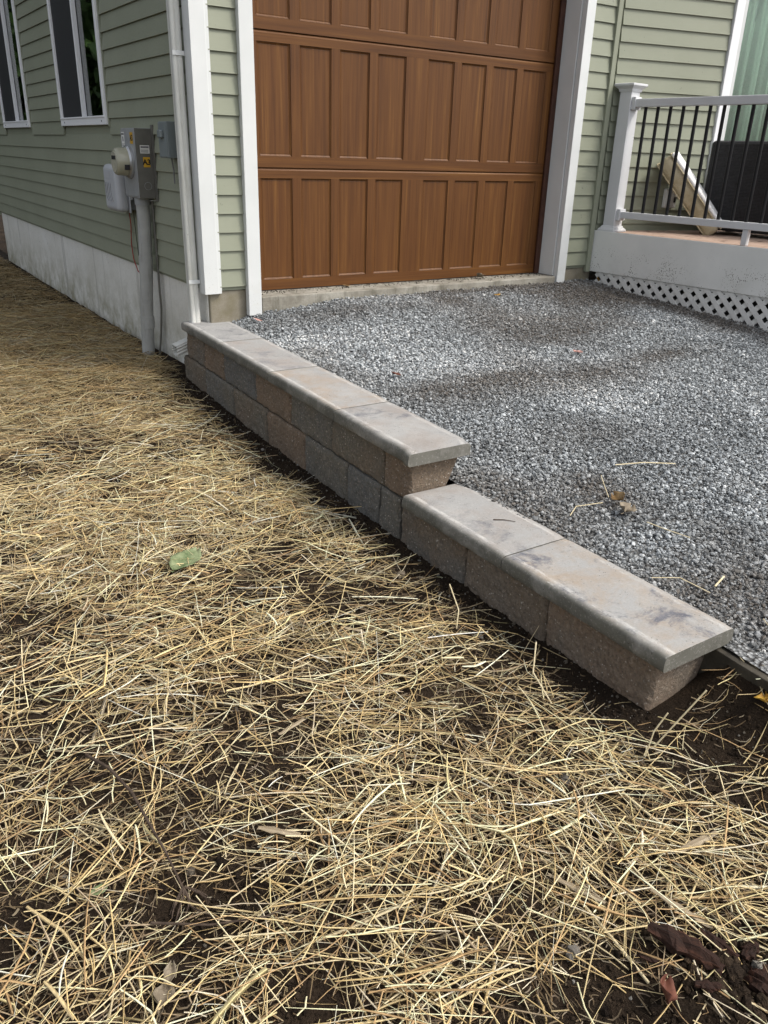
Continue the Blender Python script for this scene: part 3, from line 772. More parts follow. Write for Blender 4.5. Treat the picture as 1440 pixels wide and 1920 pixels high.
    # windows in the side wall
    for wi, (y0, y1) in enumerate(WIN):
        m = MB(); x0, x1 = -.034, .06; t = .042
        m.box(x0, x1, y0, y0+t, WZ0, WZ1); m.box(x0, x1, y1-t, y1, WZ0, WZ1); m.box(x0, x1, y0+t, y1-t, WZ1-t, WZ1)
        m.box(x0, x1, y0+t, y1-t, WZ0, WZ0+.052); m.box(x0-.006, x0+.004, y0+t*.3, y1-t*.3, WZ0+.046, WZ0+.058)
        w = m.build('window', M['vinyl_white'], HOUSE, bevel=.003)
        ym = (y0+y1)/2
        m = MB(); m.box(-.022, .010, ym-.011, ym+.013, WZ0+.052, WZ1-t); m.build('sash_stile', M['vinyl_white'], w, bevel=.002)
        m = MB(); m.box(.012, .018, y0+t, y1-t, WZ0+.052, WZ1-t); m.build('pane', M['glass'], w)
        m = MB(); m.box(-.018, -.0155, ym+.013, y1-t, WZ0+.053, WZ1-t); m.build('insect_screen', M['screen_mesh'], w)
        for a, b, c_, d_ in ((y0-.024, y0-.003, WZ0-.012, WZ1+.02), (y1+.003, y1+.024, WZ0-.012, WZ1+.02)):
            m = MB(); m.box(-.019, .0, a, b, c_, d_); m.build('j_channel', M['siding'], w, bevel=.002)
        for yy in (y0+.09, y1-.12):
            m = MB(); m.disc((-.0345, yy, WZ0+.024), (-1, 0, 0), .006, .0015, 10); m.build('weep_hole', M['black_slot'], w)
        m = MB(); m.box(.102, .9, y0-.1, y1+.1, WZ0-.1, WZ1+.1)
        m.f.pop(0); m.m.pop(0); m.build('room_interior', M['room_dark'], w)
    # patio window in the angled wall
    m = MB()
    def P(a, off, z): q = W0+TW*a+NW*off; return Vector((q.x, q.y, z))
    def bar(mb, a, b, z0, z1, o0, o1, mi=0): mb.obox(P((a+b)/2, (o0+o1)/2, (z0+z1)/2), TW*((b-a)/2), NW*((o1-o0)/2), Vector((0, 0, (z1-z0)/2)), mi)
    bar(m, .982, 1.055, .29, 2.3, -.05, .030); bar(m, 2.53, 2.6, .29, 2.3, -.05, .030); bar(m, 1.055, 2.53, 2.24, 2.3, -.05, .03); bar(m, 1.055, 2.53, .29, .35, -.05, .03)
    pw = m.build('patio_window', M['vinyl_white'], HOUSE, bevel=.003)
    m = MB(); bar(m, 1.058, 1.098, .352, 2.238, -.04, .012); bar(m, 1.76, 1.81, .352, 2.238, -.04, .012); m.build('sash', M['white_trim'], pw, bevel=.003)
    m = MB(); bar(m, 1.098, 2.53, .352, 2.238, -.020, -.014); m.build('pane', M['glass'], pw)
    m = MB(); bar(m, .95, 2.7, .1, 2.6, -1.4, -1.3); bar(m, .95, 1.0, .1, 2.6, -1.3, -.101); bar(m, 2.6, 2.7, .1, 2.6, -1.3, -.101); bar(m, 1.0, 2.6, 0.1, .25, -1.3, -.11); m.build('room_interior', M['room_dim'], pw)
house()

def curtain():
    n = 120; v = []; f = []
    for j, z in enumerate((.32, 2.22)):
        for i in range(n+1):
            a = 1.07+i/n*1.35
            off = -.10+.028*sin(i*.55+.4*sin(i*.23))+.012*sin(i*1.37+1)
            off *= 1 if j else 1.05
            q = W0+TW*a+NW*off; v.append((q.x, q.y, z))
    f = [(i, i+1, n+2+i, n+1+i) for i in range(n)]
    o = mobj('curtain', v, f, M['curtain'], smooth=True)
    md = o.modifiers.new('thick', 'SOLIDIFY'); md.thickness = .002
    tag(o, 'pale green curtain hanging in folds behind the patio glass', 'curtain')
curtain()

# ------------------------------------------------------------------ retaining wall
def rough_block(name, y0, y1, z0, z1, depth, parent, colA, colB, seed, xoff=.028, far_end=False):
    ny, nz = max(8, int((y1-y0)/.0085)), max(14, int(.165/.0085))
    g = .003
    v = []; f = []
    def X(y, o): return WX(y)+xoff+o
    ya, yb = y0+g, y1-g; za, zb = z0+g*.5, z1-g*.5
    # split face on the left side: broken relief, arrises chipped back unevenly
    I, J = np.meshgrid(np.arange(ny+1), np.arange(nz+1), indexing='ij')
    YY = ya+(yb-ya)*I/ny; ZZ = za+(zb-za)*J/nz
    E_ = np.minimum(np.minimum(I*(yb-ya)/ny, (ny-I)*(yb-ya)/ny), np.minimum(J*(zb-za)/nz, (nz-J)*(zb-za)/nz))
    O = .011*(fbm(YY*11+seed*3.1, ZZ*11+seed, 2)-.5)+.012*(fbm(YY*38+seed, ZZ*38, 3)-.5)+.0045*(vnoise(YY*190, ZZ*190+seed)-.5)
    O = O+.010*np.exp(-E_/.006)*(.35+1.3*fbm(YY*30+9, ZZ*30+seed, 2))
    for a in range(ny+1):
        for b_ in range(nz+1): v.append((X(float(YY[a, b_]), float(O[a, b_])), float(YY[a, b_]), float(ZZ[a, b_])))
    W = nz+1
    for i in range(ny):
        for j in range(nz): f.append((i*W+j, (i+1)*W+j, (i+1)*W+j+1, i*W+j+1))
    b = len(v)
    # back corners; the end block curves back on its gravel side
    cut = depth-.075
    for yy in (ya, yb):
        for zz in (za, zb): v.append((X(yy, depth if zz == zb else cut), yy, zz))
    L0 = [j for j in range(W)]; L1 = [ny*W+j for j in range(W)]
    f.append(tuple(L0)+(b+1, b)); f.append(tuple(reversed(L1))+(b+2, b+3))
    f.append(tuple(i*W+nz for i in range(ny+1))+(b+3, b+1)); f.append(tuple(reversed([i*W for i in range(ny+1)]))+(b, b+2))
    f.append((b, b+1, b+3, b+2))
    o = mobj(name, v, f, M['wall_block'], parent)
    bm = bmesh.new(); bm.from_mesh(o.data); bmesh.ops.recalc_face_normals(bm, faces=bm.faces); bm.to_mesh(o.data); bm.free()
    o.color = (*colA, 1); o['tint'] = [*colB]
    return o
def cap(name, y0, y1, zt, parent, colA, colB, seed, notch=False, lead=0):
    """bull-nosed cap: the long left edge is rounded, the top is gently uneven"""
    th, w = (.050, .280) if zt > -.3 else (.050, .280)
    rr = random.Random(seed)
    # profile across (x offset from left edge, z offset, edge, shaded side)
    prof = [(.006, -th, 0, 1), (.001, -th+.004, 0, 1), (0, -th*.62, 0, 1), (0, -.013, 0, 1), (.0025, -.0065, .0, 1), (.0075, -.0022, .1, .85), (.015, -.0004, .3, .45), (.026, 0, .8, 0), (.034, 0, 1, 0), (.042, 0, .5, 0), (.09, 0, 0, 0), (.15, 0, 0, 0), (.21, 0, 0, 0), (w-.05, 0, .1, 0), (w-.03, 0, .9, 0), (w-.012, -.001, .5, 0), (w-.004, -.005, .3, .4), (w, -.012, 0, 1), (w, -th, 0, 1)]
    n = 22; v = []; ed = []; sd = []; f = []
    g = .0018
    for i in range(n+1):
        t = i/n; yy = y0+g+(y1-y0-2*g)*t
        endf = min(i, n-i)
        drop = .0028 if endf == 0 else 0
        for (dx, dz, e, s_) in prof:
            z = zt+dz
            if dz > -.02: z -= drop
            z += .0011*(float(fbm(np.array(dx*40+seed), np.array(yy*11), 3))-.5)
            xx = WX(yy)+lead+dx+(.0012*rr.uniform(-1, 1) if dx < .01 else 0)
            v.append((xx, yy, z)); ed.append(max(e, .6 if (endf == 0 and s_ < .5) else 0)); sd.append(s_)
    W = len(prof)
    for i in range(n):
        for j in range(W-1): f.append((i*W+j, (i+1)*W+j, (i+1)*W+j+1, i*W+j+1))
        f.append((i*W+W-1, (i+1)*W+W-1, (i+1)*W, i*W))
    b0 = len(v)
    # separate end faces so they take the shaded side colour
    for i in (0, n):
        ids = list(range(i*W, (i+1)*W)); base = len(v)
        for k in ids: v.append(v[k]); ed.append(0); sd.append(1)
        f.append(tuple(range(base, base+W)) if i else tuple(range(base+W-1, base-1, -1)))
    if notch:
        pass
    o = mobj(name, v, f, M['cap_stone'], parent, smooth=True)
    bm = bmesh.new(); bm.from_mesh(o.data); bmesh.ops.recalc_face_normals(bm, faces=bm.faces); bm.to_mesh(o.data); bm.free()
    me = o.data
    a = me.attributes.new('edge', 'FLOAT', 'POINT'); a.data.foreach_set('value', np.array(ed, np.float32))
    a = me.attributes.new('side', 'FLOAT', 'POINT'); a.data.foreach_set('value', np.array(sd, np.float32))
    smooth_angle(o, 50)
    o.color = (*colA, 1); o['tint'] = [*colB]
    return o
TAN = (.205, .148, .105); GREY = (.142, .137, .124); BRN = (.166, .130, .096); BUFF = (.186, .156, .125); BLUE = (.130, .131, .127); OLV = (.148, .134, .108)
def retaining_wall():
    r = empty('retaining_wall', (-.2, -1.7, -.58))
    tag(r, 'low stepped retaining wall of tan and grey blocks with bull-nosed caps', 'wall')
    ZU, ZL = -.205, -.373
    th = .049
    zc1 = ZU-th; zc2 = ZL-th
    up = [.13, -.504, -.949, -1.368, -1.783, -2.212, -2.405]
    cols = [(GREY, BRN), (BLUE, GREY), (BRN, TAN), (GREY, OLV), (OLV, BRN), (BRN, TAN)]
    rough_block('block', -.185, .13, zc2+.0008, zc1, .225, r, GREY, BRN, 99)
    rough_block('block', -.504, -.185, zc2+.0008, zc1, .225, r, BRN, TAN, 98)
    for i in range(1, len(up)-1):
        a, b = cols[i]
        rough_block('block', up[i+1], up[i], zc2+.0008, zc1, .225, r, a, b, i)
    lo = [.19, -.197, -.65, -1.104, -1.525, -1.934, -2.193, -2.347, -2.755, -3.153, -3.553]
    cols = [(OLV, BRN), (GREY, OLV), (BRN, OLV), (BRN, TAN), (OLV, GREY), (GREY, BLUE), (GREY, OLV), (GREY, BRN), (BUFF, BRN), (BUFF, TAN)]
    for i in range(len(lo)-1):
        a, b = cols[i]
        rough_block('block', lo[i+1], lo[i], zc2-.26, zc2, .225, r, a, b, 20+i, xoff=.022 if i < 7 else .026)
    cu = [.125, -.494, -1.183, -1.857, -2.444]
    cc = [((.245, .243, .240), (.145, .145, .158)), ((.29, .262, .240), (.20, .195, .20)), ((.30, .248, .200), (.31, .298, .285)), ((.265, .24, .22), (.140, .140, .153))]
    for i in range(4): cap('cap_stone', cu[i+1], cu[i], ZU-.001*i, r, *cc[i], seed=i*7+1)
    cl = [-2.412, -2.965, -3.592]
    cc = [((.275, .25, .228), (.165, .165, .172)), ((.295, .245, .195), (.082, .087, .112))]
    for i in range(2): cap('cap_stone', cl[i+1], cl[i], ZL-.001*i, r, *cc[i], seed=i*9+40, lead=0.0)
retaining_wall()

# ------------------------------------------------------------------ downspout
def downspout():
    r = empty('downspout', (-.06, .05, -.3)); tag(r, 'white fluted downspout running down beside the house corner', 'downspout')
    # fluted rectangular profile, wide side to the street
    y0, y1, x0, x1 = .080, .136, -.088, -.030
    pts = []
    def edge(a, b, n, amp, nx, ny):
        for i in range(n):
            t = i/n; w = amp*(1-abs(2*((t*3) % 1)-1)) if .06 < t < .94 else 0
            pts.append((a[0]+(b[0]-a[0])*t-nx*w, a[1]+(b[1]-a[1])*t-ny*w, 0))
    rc = .014
    for cx, cy, a0, sp in ((x0+rc, y0+rc, pi, 0), (x1-rc, y0+rc, 1.5*pi, 1), (x1-rc, y1-rc, 0, 2), (x0+rc, y1-rc, .5*pi, 3)):
        for i in range(5): pts.append((cx+rc*cos(a0+i*pi/8), cy+rc*sin(a0+i*pi/8), 0))
        if sp == 0: pts += [(x0+.022, y0+.001, 0), (x0+.026, y0+.005, 0), (x0+.030, y0+.001, 0)]
        if sp == 3: pts += [(x0+.001, y1-.020, 0), (x0+.004, y1-.024, 0), (x0+.001, y1-.028, 0)]
    m = MB(); m.extrude(pts, (0, -.032, -.21), (0, .014, 2.9)); o = m.build('pipe', M['downspout_white'], r); smooth_angle(o, 50)
    for z in (1.19, .02):
        m = MB(); dy = -.032+(z+.21)/3.11*.046; m.box(-.090, -.024, .0755+dy, .0785+dy, z, z+.022); m.build('strap', M['white_trim'], r)
    # elbow and outlet below the cap, leaning out over the soil
    m = MB(); pr = []
    for k in range(28):
        t = 2*pi*k/28; s = .005*(k % 2)
        pr.append((0, (.043-s)*max(-1, min(1, 1.4*cos(t))), (.032-s)*max(-1, min(1, 1.4*sin(t)))))
    m.extrude([Vector((0, p[1], p[2])) for p in pr], (-.02, .20, -.345), (-.150, .215, -.395), caps=False)
    m.extrude([Vector((0, p[1]*.9, p[2]*.86)) for p in pr], (-.02, .20, -.345), (-.148, .215, -.3945), caps=False)
    m.build('outlet', M['downspout_white'], r)
downspout()

# ------------------------------------------------------------------ electric meter, boxes, conduit on the side wall
def text_mesh(name, body, size, mat, parent, org, ux, uz, off=.0):
    cu = bpy.data.curves.new(name, 'FONT'); cu.body = body; cu.size = size; cu.align_x = 'CENTER'; cu.align_y = 'CENTER'; cu.extrude = .0004; cu.offset = off
    to = bpy.data.objects.new(name, cu); COL.objects.link(to)
    dg = bpy.context.evaluated_depsgraph_get(); me = bpy.data.meshes.new_from_object(to.evaluated_get(dg))
    bpy.data.objects.remove(to); bpy.data.curves.remove(cu)
    org, ux, uz = Vector(org), Vector(ux).normalized(), Vector(uz).normalized(); un = ux.cross(uz)
    for v in me.vertices: v.co = org+ux*v.co.x+uz*v.co.y+un*v.co.z
    me.materials.clear(); me.materials.append(mat)
    o = bpy.data.objects.new(name, me); link(o, parent); o.matrix_parent_inverse = Matrix.Translation(-parent.location) if parent.type == 'EMPTY' else parent.matrix_world.inverted()
    return o
def meter():
    r = empty('electric_meter', (-.06, .84, .45)); tag(r, 'grey electric meter box with round meter and A3 stickers', 'meter box')
    y0, y1, z0, z1, xf = .722, .985, .448, .846, -.122
    m = MB(); m.box(xf, -.018, y0, y1, z0, z1, 0)
    # the flank facing the street takes a darker grey-brown
    for i, f in enumerate(m.f):
        ys = {m.v[k][1] for k in f}
        if ys == {y0}: m.m[i] = 1
    m.build('enclosure', [M['meter_grey'], M['meter_side']], r, bevel=.004)
    m = MB(); m.box(-.017, -.0168+.0005, y0-.0, y1, z0, z1); m.box(-.020, -.012, y0-.034, y0+.004, z0-.015, z1+.02); m.build('back_plate', M['meter_side'], r)
    m = MB(); m.box(xf-.0035, xf-.0005, y0+.012, y1-.004, z0+.01, z1-.012); m.build('front_cover', M['meter_grey'], r, bevel=.002)
    cy, cz = .846, .655
    m = MB(); m.disc((xf-.003, cy, cz), (-1, 0, 0), .095, .020, 40); m.disc((xf-.022, cy, cz), (-1, 0, 0), .090, .006, 40); o = m.build('meter_ring', M['steel'], r, bevel=.003); smooth_angle(o)
    m = MB(); m.tube([(xf-.025, cy, cz), (xf-.08, cy, cz), (xf-.094, cy, cz), (xf-.099, cy, cz)], [.082, .079, .074, .066], 40); o = m.build('meter_glass', M['meter_glass'], r); smooth_angle(o)
    m = MB(); m.disc((xf-.0985, cy, cz), (-1, 0, 0), .060, .003, 32); d = m.build('dial', M['meter_dial'], r)
    m = MB(); m.box(xf-.1035, xf-.1015, cy-.038, cy+.038, cz+.012, cz+.034); m.build('display', M['black_slot'], d)
    m = MB(); m.box(xf-.06, xf-.03, cy-.083, cy-.070, cz-.045, cz-.015); m.build('meter_tag', M['black_slot'], r)
    # stickers
    m = MB(); m.box(xf-.0050, xf-.0040, y1-.075, y1-.022, z1-.135, z1-.022); a = m.build('warning_sticker', M['sticker_white'], r)
    text_mesh('print', 'DANGER', .0125, M['ink_black'], a, (xf-.0054, y1-.0485, z1-.034), (0, -1, 0), (0, 0, 1))
    m = MB(); m.box(xf-.0056, xf-.0051, y1-.058, y1-.040, z1-.075, z1-.048)
    for k in range(4): m.box(xf-.0056, xf-.0051, y1-.070, y1-.028, z1-.092-.009*k, z1-.089-.009*k)
    m.build('print', M['ink_grey'], a)
    m = MB(); m.box(xf-.0050, xf-.0040, y0+.022, y0+.075, z1-.088, z1-.024); a = m.build('number_sticker', M['sticker_yellow'], r)
    text_mesh('print', 'A3', .046, M['ink_black'], a, (xf-.0054, y0+.0485, z1-.057), (0, -1, 0), (0, 0, 1), .0012)
    # the A3 plate on the flank that faces the street
    ux = (1, 0, 0); uz = (0, 0, 1)
    m = MB(); m.box(-.080, -.038, y0-.0014, y0-.0004, .628, .686); a = m.build('number_sticker', M['sticker_yellow'], r)
    text_mesh('print', 'A3', .042, M['ink_black'], a, (-.059, y0-.0018, .656), ux, uz, .0014)
    m = MB(); m.box(-.094, -.036, y0-.0014, y0-.0004, .706, .752); a = m.build('warning_sticker', M['sticker_white'], r)
    m = MB(); m.box(-.090, -.040, y0-.002, y0-.0015, .736, .747)
    for k in range(3): m.box(-.090, -.044, y0-.002, y0-.0015, .712+.006*k, .715+.006*k)
    m.build('print', M['ink_grey'], a)
    m = MB(); m.tube([(-.062+.022*cos(t*pi/14), y0-.001, .520+.022*sin(t*pi/14)) for t in range(29)], .0012, 5); m.build('knockout', M['meter_grey'], r)
    m = MB(); m.box(-.06, -.02, y0-.006, y0-.001, z0-.014, z0-.010); m.build('hasp', M['steel'], r)
    # conduit under it
    c = empty('conduit', (-.075, .84, -.55)); tag(c, 'grey plastic conduit pipe rising from the straw to the meter', 'pipe')
    R_ = .042
    m = MB(); m.tube([(-.105, .885, -.60), (-.095, .872, -.30), (-.080, .850, .0), (-.070, .838, .30), (-.070, .838, .445)], [R_]*5, 20, caps=True); o = m.build('pipe', M['pvc_grey'], c); smooth_angle(o)
    m = MB(); m.tube([(-.0945, .8715, -.38), (-.0943, .8710, -.30)], [R_+.0035]*2, 20); o = m.build('coupling', M['pvc_grey'], c); smooth_angle(o)
    m = MB(); m.tube([(-.0815, .852, -.02), (-.0775, .847, .09)], [R_+.002]*2, 20); o = m.build('coupling', M['pvc_grey'], c); smooth_angle(o)
    m = MB(); m.tube([(-.070, .838, .405), (-.070, .838, .446)], [R_+.006]*2, 20); o = m.build('locknut', M['meter_grey'], c); smooth_angle(o)
    # small cable running down beside the conduit
    g = MB(); g.tube([(-.022, .79, .43), (-.020, .792, .2), (-.020, .79, -.02), (-.022, .788, -.1), (-.016, .80, -.25), (-.022, .83, -.42), (-.04, .84, -.56)], .007, 8)
    o = g.build('ground_cable', M['meter_side']); smooth_angle(o); tag(o, 'thin grey cable running down behind the conduit', 'cable')
    # telephone box
    t = empty('telephone_box', (-.07, 1.28, .34)); tag(t, 'rounded pale grey plastic telephone box left of the meter', 'utility box')
    m = MB(); m.box(-.062, -.017, 1.115, 1.395, .352, .625); m.build('base', M['tel_dark'], t, bevel=.01, seg=3)
    m = MB(); m.box(-.150, -.066, 1.105, 1.390, .340, .632); o = m.build('cover', M['tel_grey'], t, bevel=.034, seg=5); smooth_angle(o, 60)
    m = MB(); m.box(-.0715, -.064, 1.095, 1.400, .336, .636); m.build('cover_lip', M['tel_grey'], t, bevel=.006)
    m = MB(); m.box(-.1515, -.1500, 1.215, 1.335, .545, .590); m.build('label_recess', M['tel_grey'], t, bevel=.0006)
    for k in range(4):
        m = MB(); ys = 1.345-k*.036
        m.tube([(-.1503, ys+.012*sin(q*1.1)-.022+q*.011-.02, .405+q*.028) for q in range(5)], .0032, 5); m.build('vent_slot', M['tel_dark'], t)
    for z in (.42, .52):
        m = MB(); m.box(-.075, -.055, 1.074, 1.086, z, z+.024); m.build('latch', M['tel_grey'], t, bevel=.002)
    # wires
    m = MB(); m.tube([(-.03, 1.27, .36), (-.025, 1.27, .25), (-.022, 1.31, .12), (-.022, 1.29, .02), (-.022, 1.22, -.05), (-.024, 1.10, -.085), (-.034, .95, -.115)], .0035, 8); o = m.build('red_wire', M['wire_red']); smooth_angle(o); tag(o, 'thin red wire looping from the telephone box to the conduit', 'wire')
    m = MB(); m.tube([(-.028, 1.18, .36), (-.024, 1.18, .2), (-.021, 1.17, .05), (-.022, 1.12, -.03), (-.03, .99, -.08)], .003, 8); o = m.build('green_wire', M['wire_green']); smooth_angle(o); tag(o, 'thin dark green wire beside the red one', 'wire')
    m = MB(); m.tube([(-.02, 1.10, -.40), (-.05, 1.03, -.47), (-.06, .98, -.53), (-.06, .95, -.56)], .004, 6); o = m.build('cable_stub', M['black_slot']); smooth_angle(o); tag(o, 'short black cable end beside the foot of the conduit', 'cable')
    # small disconnect box right of the meter
    d = empty('disconnect_box', (-.05, .47, .68)); tag(d, 'small blue grey switch box right of the meter', 'switch box')
    x0 = -.085; ya, yb = .255, .392
    m = MB(); m.box(x0, -.017, ya, yb, .688, .878); m.build('enclosure', M['box_blue'], d, bevel=.004)
    m = MB(); m.box(x0-.003, x0-.0003, ya+.004, yb-.004, .694, .872); m.build('cover', M['box_blue'], d, bevel=.002)
    m = MB(); m.box(x0-.024, x0-.003, ya+.045, yb-.035, .792, .835); m.build('switch_cover', M['box_blue'], d, bevel=.008, seg=3)
    m = MB(); m.tube([(-.04, .33, .688), (-.03, .335, .62), (-.028, .34, .55)], .004, 6); m.build('wire', M['tel_dark'], d)
meter()

# ------------------------------------------------------------------ deck, lattice, railing
DU = Vector((.0872, -.9962, 0)); DV = Vector((.9962, .0872, 0)); D0 = Vector((3.158, -.022, 0))
def dp(u, v, z): q = D0+DU*u+DV*v; return Vector((q.x, q.y, z))
def dbox(mb, u0, u1, v0, v1, z0, z1, mi=0):
    mb.obox(dp((u0+u1)/2, (v0+v1)/2, (z0+z1)/2), DU*((u1-u0)/2), DV*((v1-v0)/2), Vector((0, 0, (z1-z0)/2)), mi)
def deck():
    r = empty('deck', (3.8, -1.2, -.3)); tag(r, 'white skirted wooden deck at the right edge of the driveway', 'deck')
    L = 3.2
    m = MB(); dbox(m, -.005, L, 0, .024, -.045, .257); m.build('fascia', M['fascia_white'], r, bevel=.003)
    for k in range(15):
        v0 = .0255+k*.1435; us = v0*.335+.03
        m = MB(); dbox(m, us-.02, L, v0, v0+.1385, .228, .2545); m.build('deck_board', M['deck_wood'], r, bevel=.003)
    m = MB(); dbox(m, .02, L, .06, .10, -.05, .2275); m.build('joist', M['backing'], r)
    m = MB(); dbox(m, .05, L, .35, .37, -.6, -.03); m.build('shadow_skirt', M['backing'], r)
    # lattice of crossing slats under the fascia
    m = MB(); dbox(m, .055, L, .018, .030, -.062, -.047); lat = m.build('lattice_panel', M['lattice'], r)
    ztop, zbot = -.048, -.46
    p = .092; w = .0165
    for layer, sg, vv in ((0, 1, .012), (1, -1, .0195)):
        k = -8
        while True:
            u_top = k*p
            k += 1
            if u_top > L+.5: break
            # slat runs at 45 degrees from (u_top, ztop) down
            a = u_top; b = u_top+sg*(ztop-zbot)
            za, zb = ztop, zbot
            # clip to u in [0.06, L]
            lo, hi = .06, L
            def at_u(u): return za+(zb-za)*(u-a)/(b-a)
            ua, ub = min(a, b), max(a, b)
            if ub < lo+.02 or ua > hi-.02: continue
            pa, pb = (a, za), (b, zb)
            if pa[0] < lo: pa = (lo, at_u(lo))
            if pb[0] < lo: pb = (lo, at_u(lo))
            if pa[0] > hi: pa = (hi, at_u(hi))
            if pb[0] > hi: pb = (hi, at_u(hi))
            # stop a little under the gravel
            A = dp(pa[0], vv, pa[1]); B = dp(pb[0], vv, pb[1])
            d = (B-A)
            if d.length < .03: continue
            dn = d.normalized(); sd = dn.cross(DV).normalized()
            mb = MB(); mb.obox((A+B)/2, d/2, sd*w, DV*.0032); mb.build('slat', M['lattice'], lat)
    # railing
    q = empty('deck_railing', dp(.12, .08, .278)); tag(q, 'white deck railing with black balusters and a capped post', 'railing')
    pc = (.098, .083)      # post centre (u, v)
    h = .0500
    m = MB(); dbox(m, pc[0]-h, pc[0]+h, pc[1]-h, pc[1]+h, .256, 1.215); m.build('post', M['rail_white'], q, bevel=.004)
    m = MB()
    for a, z0, z1 in ((.062, 1.212, 1.226), (.070, 1.226, 1.232)): dbox(m, pc[0]-a, pc[0]+a, pc[1]-a, pc[1]+a, z0, z1)
    # flared cap: stacked profile
    def ringz(a, z): return [dp(pc[0]+s*a, pc[1]+t*a, z) for s, t in ((-1, -1), (1, -1), (1, 1), (-1, 1))]
    prof = [(.056, 1.205), (.060, 1.222), (.080, 1.240), (.084, 1.243), (.084, 1.255), (.078, 1.258), (.018, 1.264)]
    v = []; f = []
    for a, z in prof: v += ringz(a, z)
    for i in range(len(prof)-1):
        for k in range(4): f.append((i*4+k, i*4+(k+1) % 4, i*4+4+(k+1) % 4, i*4+4+k))
    f += [(3, 2, 1, 0), tuple(range(len(v)-4, len(v)))]
    m = MB(); m.add(v, f); m.build('post_cap', M['rail_white'], q, bevel=.0015)
    v = []; f = []; prof = [(.076, .2575), (.076, .268), (.068, .278), (.062, .283), (.054, .297), (.051, .299)]
    for a, z in prof: v += ringz(a, z)
    for i in range(len(prof)-1):
        for k in range(4): f.append((i*4+k, i*4+(k+1) % 4, i*4+4+(k+1) % 4, i*4+4+k))
    f += [(3, 2, 1, 0), tuple(range(len(v)-4, len(v)))]
    m = MB(); m.add(v, f); m.build('post_skirt', M['rail_white'], q, bevel=.0015)
    RZ = lambda u: 0
    m = MB(); dbox(m, .152, 3.0, .050, .112, 1.105, 1.158); m.build('top_rail', M['rail_white'], q, bevel=.005)
    m = MB(); dbox(m, .152, 3.0, .053, .109, .356, .402); m.build('bottom_rail', M['rail_white'], q, bevel=.004)
    for z0, z1 in ((1.088, 1.172), (.338, .420)):
        m = MB(); dbox(m, .1485, .180, .044, .118, z0, z1); b = m.build('bracket', M['rail_white'], q, bevel=.004)
        m = MB(); cpt = dp(.164, .0435, (z0+z1)/2+.005); m.disc(cpt, -DV, .0045, .0015, 10); m.build('screw', M['steel'], b)
    for k in range(26):
        u = .252+k*.1016
        m = MB(); c0 = dp(u, .081, 0)
        m.tube([(c0.x, c0.y, .401), (c0.x, c0.y, 1.106)], .0118, 12); o = m.build('baluster', M['black_metal'], q); smooth_angle(o)
    m = MB(); dbox(m, 1.165, 1.205, .062, .100, .255, .357); m.build('rail_foot', M['rail_white'], q, bevel=.003)
deck()

